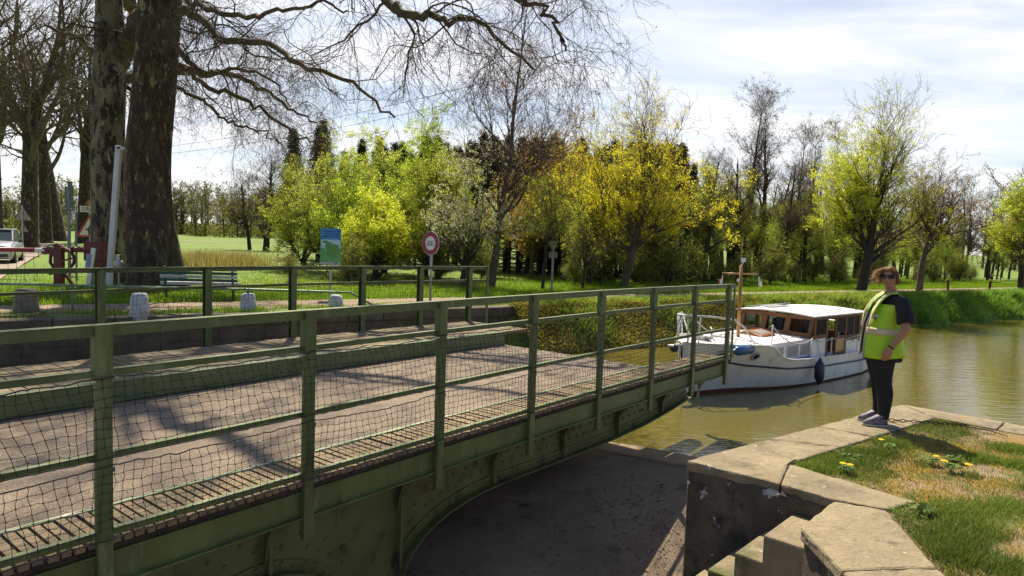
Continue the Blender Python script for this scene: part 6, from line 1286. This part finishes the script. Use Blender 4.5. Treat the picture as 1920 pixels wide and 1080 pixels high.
# thick tufts
tf = [(3.32, 4.86, .26), (3.2, 4.55, .2), (2.95, 4.35, .2), (2.82, 4.1, .16), (3.05, 3.95, .18), (4.25, 4.75, .22), (2.7, 5.7, .16), (3.0, 5.95, .2), (3.4, 6.2, .2), (3.75, 6.55, .18), (4.35, 6.15, .16), (4.6, 6.0, .14), (4.9, 6.5, .16), (5.0, 5.1, .22), (4.4, 5.35, .2), (3.75, 4.95, .2), (5.6, 6.3, .15)]
cs = []
for (a, b_, r) in tf: cs.append(np.stack([rb.normal(a, r*.6, 1500), rb.normal(b_, r*.45, 1500), np.full(1500, -.02)], 1))
cs = np.concatenate(cs); cs = cs[inpoly(cs[:, 0], cs[:, 1], turf_poly)]; V, F = blades(rb, cs, .06, .005, .9); o = tri_fix(V, F, 'grass_tufts', gm_q); tag(o, 'thicker dark green grass tufts along the quay stones', 'grass', None, 'stuff')
# clover-like broad leaves, dead straw and small pebbles mixed into the turf
n = 26000; x = rb.uniform(2.3, 8, n); y = rb.uniform(2.6, 7.7, n); k = inpoly(x, y, turf_poly) & (fld(x*1.3+1, y*1.2-2) > .55); x, y = x[k], y[k]; n = len(x); c = np.stack([x, y, rb.uniform(-.012, .02, n)], 1)
a = rb.normal(size=(n, 3))*[1, 1, .35]; a /= np.linalg.norm(a, axis=1, keepdims=True); b_ = np.cross(a, [0, 0, 1.])+rb.normal(size=(n, 3))*.3; b_ /= np.linalg.norm(b_, axis=1, keepdims=True); q = rb.uniform(.005, .013, n)[:, None]
o = npmesh('clover', np.stack([c-a*q, c+b_*q*.8, c+a*q, c-b_*q*.8], 1).reshape(-1, 3), np.arange(n*4).reshape(n, 4), leafmat('clover_leaf', (.05, .11, .02), (.12, .20, .04), .35)); tag(o, 'low broad-leaved weeds mixed through the quay turf', 'weeds', None, 'stuff')
n = 9000; x = rb.uniform(2.3, 8, n); y = rb.uniform(2.6, 7.7, n); k = inpoly(x, y, turf_poly); x, y = x[k], y[k]; n = len(x); P = np.zeros((n, 2, 3)); an = rb.uniform(0, 6.3, n); L_ = rb.uniform(.01, .05, n); P[:, 0] = np.stack([x, y, rb.uniform(-.015, .0, n)], 1); P[:, 1] = P[:, 0]+np.stack([np.cos(an)*L_, np.sin(an)*L_, rb.uniform(-.004, .012, n)], 1)
V, F = tubes(P, np.full((n, 2), .0014), 3); o = npmesh('dead_straw', V, F, leafmat('straw', (.30, .22, .10), (.46, .38, .22), .1)); tag(o, 'dead straw and stalks lying in the quay turf', 'straw', None, 'stuff')
# dandelions: rosette, stem and flower head
dl = leafmat('dandelion_leaf', (.09, .16, .03), (.15, .23, .05), .35); dyl = M('dandelion_yellow', (.80, .55, .01), (.85, .62, .02), 5, .7)
def dandelion(x, y, s, label, heads=1, grp='yellow dandelions flowering in the quay grass'):
    t = thing('dandelion', label, 'flower', (x, y, -.02), rb.uniform(0, 6), grp); m_ = MB()
    for i in range(14):
        a = i*2.4; L_ = s*rb.uniform(.05, .09); w_ = L_*.13
        p = [(math.cos(a)*L_*u, math.sin(a)*L_*u, .015+.05*s*math.sin(u*2.6)) for u in (0, .4, .75, 1)]; nx, ny = -math.sin(a)*w_, math.cos(a)*w_
        m_.add([(p[0][0], p[0][1], p[0][2]), (p[1][0]+nx, p[1][1]+ny, p[1][2]), (p[2][0]+nx*1.2, p[2][1]+ny*1.2, p[2][2]), p[3], (p[2][0]-nx*1.2, p[2][1]-ny*1.2, p[2][2]), (p[1][0]-nx, p[1][1]-ny, p[1][2])], [[0, 1, 5], [1, 2, 4, 5], [2, 3, 4]])
    m_.build('leaf_rosette', dl, t)
    for h in range(heads):
        hx, hy = rb.normal(0, .03), rb.normal(0, .03); m_ = MB(); m_.tube([(0, 0, .01), (hx, hy, .085*s)], .003, 5); m_.build('stem', dl, t); m_ = MB()
        for i in range(26):
            a = i*2.4; r = .024*s*math.sqrt((i+1)/26); m_.ball((hx+r*math.cos(a), hy+r*math.sin(a), .09*s-.3*r), (.006, .006, .004), 5, 4)
        m_.build('flower_head', dyl, t)
dandelion(2.86, 5.61, 1.1, 'dandelion nearest the quay corner, with two flower heads', 2)
dandelion(3.63, 6.35, 1.0, 'dandelion flowering beside the long coping stone, left of the shadow')
dandelion(3.78, 5.93, 1.0, 'small dandelion just left of the person\'s shadow')
dandelion(3.83, 5.77, 1.2, 'double-headed dandelion below the person\'s shadow', 2)
dandelion(5.0, 6.36, 1.0, 'dandelion flowering to the right of the person\'s shadow')
dandelion(5.95, 6.55, 1.2, 'dandelion with two flowers at the right edge of the photo', 2)
for i, (x, y) in enumerate(((3.1, 6.0), (4.55, 5.75), (4.6, 5.35), (4.05, 6.05), (5.35, 5.9), (5.2, 5.35), (3.0, 4.75))):
    lab = ('flowerless weed rosette by the long coping stone', 'weed rosette at the tip of the person\'s shadow', 'weed rosette in the middle of the turf', 'weed rosette inside the person\'s shadow', 'weed rosette on the bare ground at the right', 'weed rosette near the right edge of the turf', 'weed rosette in the tuft at the inner stone corner')[i]
    t = thing('weed_rosette', lab, 'weed', (x, y, -.02), i, 'flowerless weed rosettes in the quay turf'); m_ = MB()
    for j in range(20):
        a = j*2.4; L_ = rb.uniform(.05, .13); w_ = L_*.2; e = rb.uniform(.02, .08); nx, ny = -math.sin(a)*w_, math.cos(a)*w_
        m_.add([(0, 0, 0), (math.cos(a)*L_*.5+nx, math.sin(a)*L_*.5+ny, e), (math.cos(a)*L_, math.sin(a)*L_, e*.7), (math.cos(a)*L_*.5-nx, math.sin(a)*L_*.5-ny, e)], [[0, 1, 2, 3]])
    m_.build('leaf_rosette', dl, t)
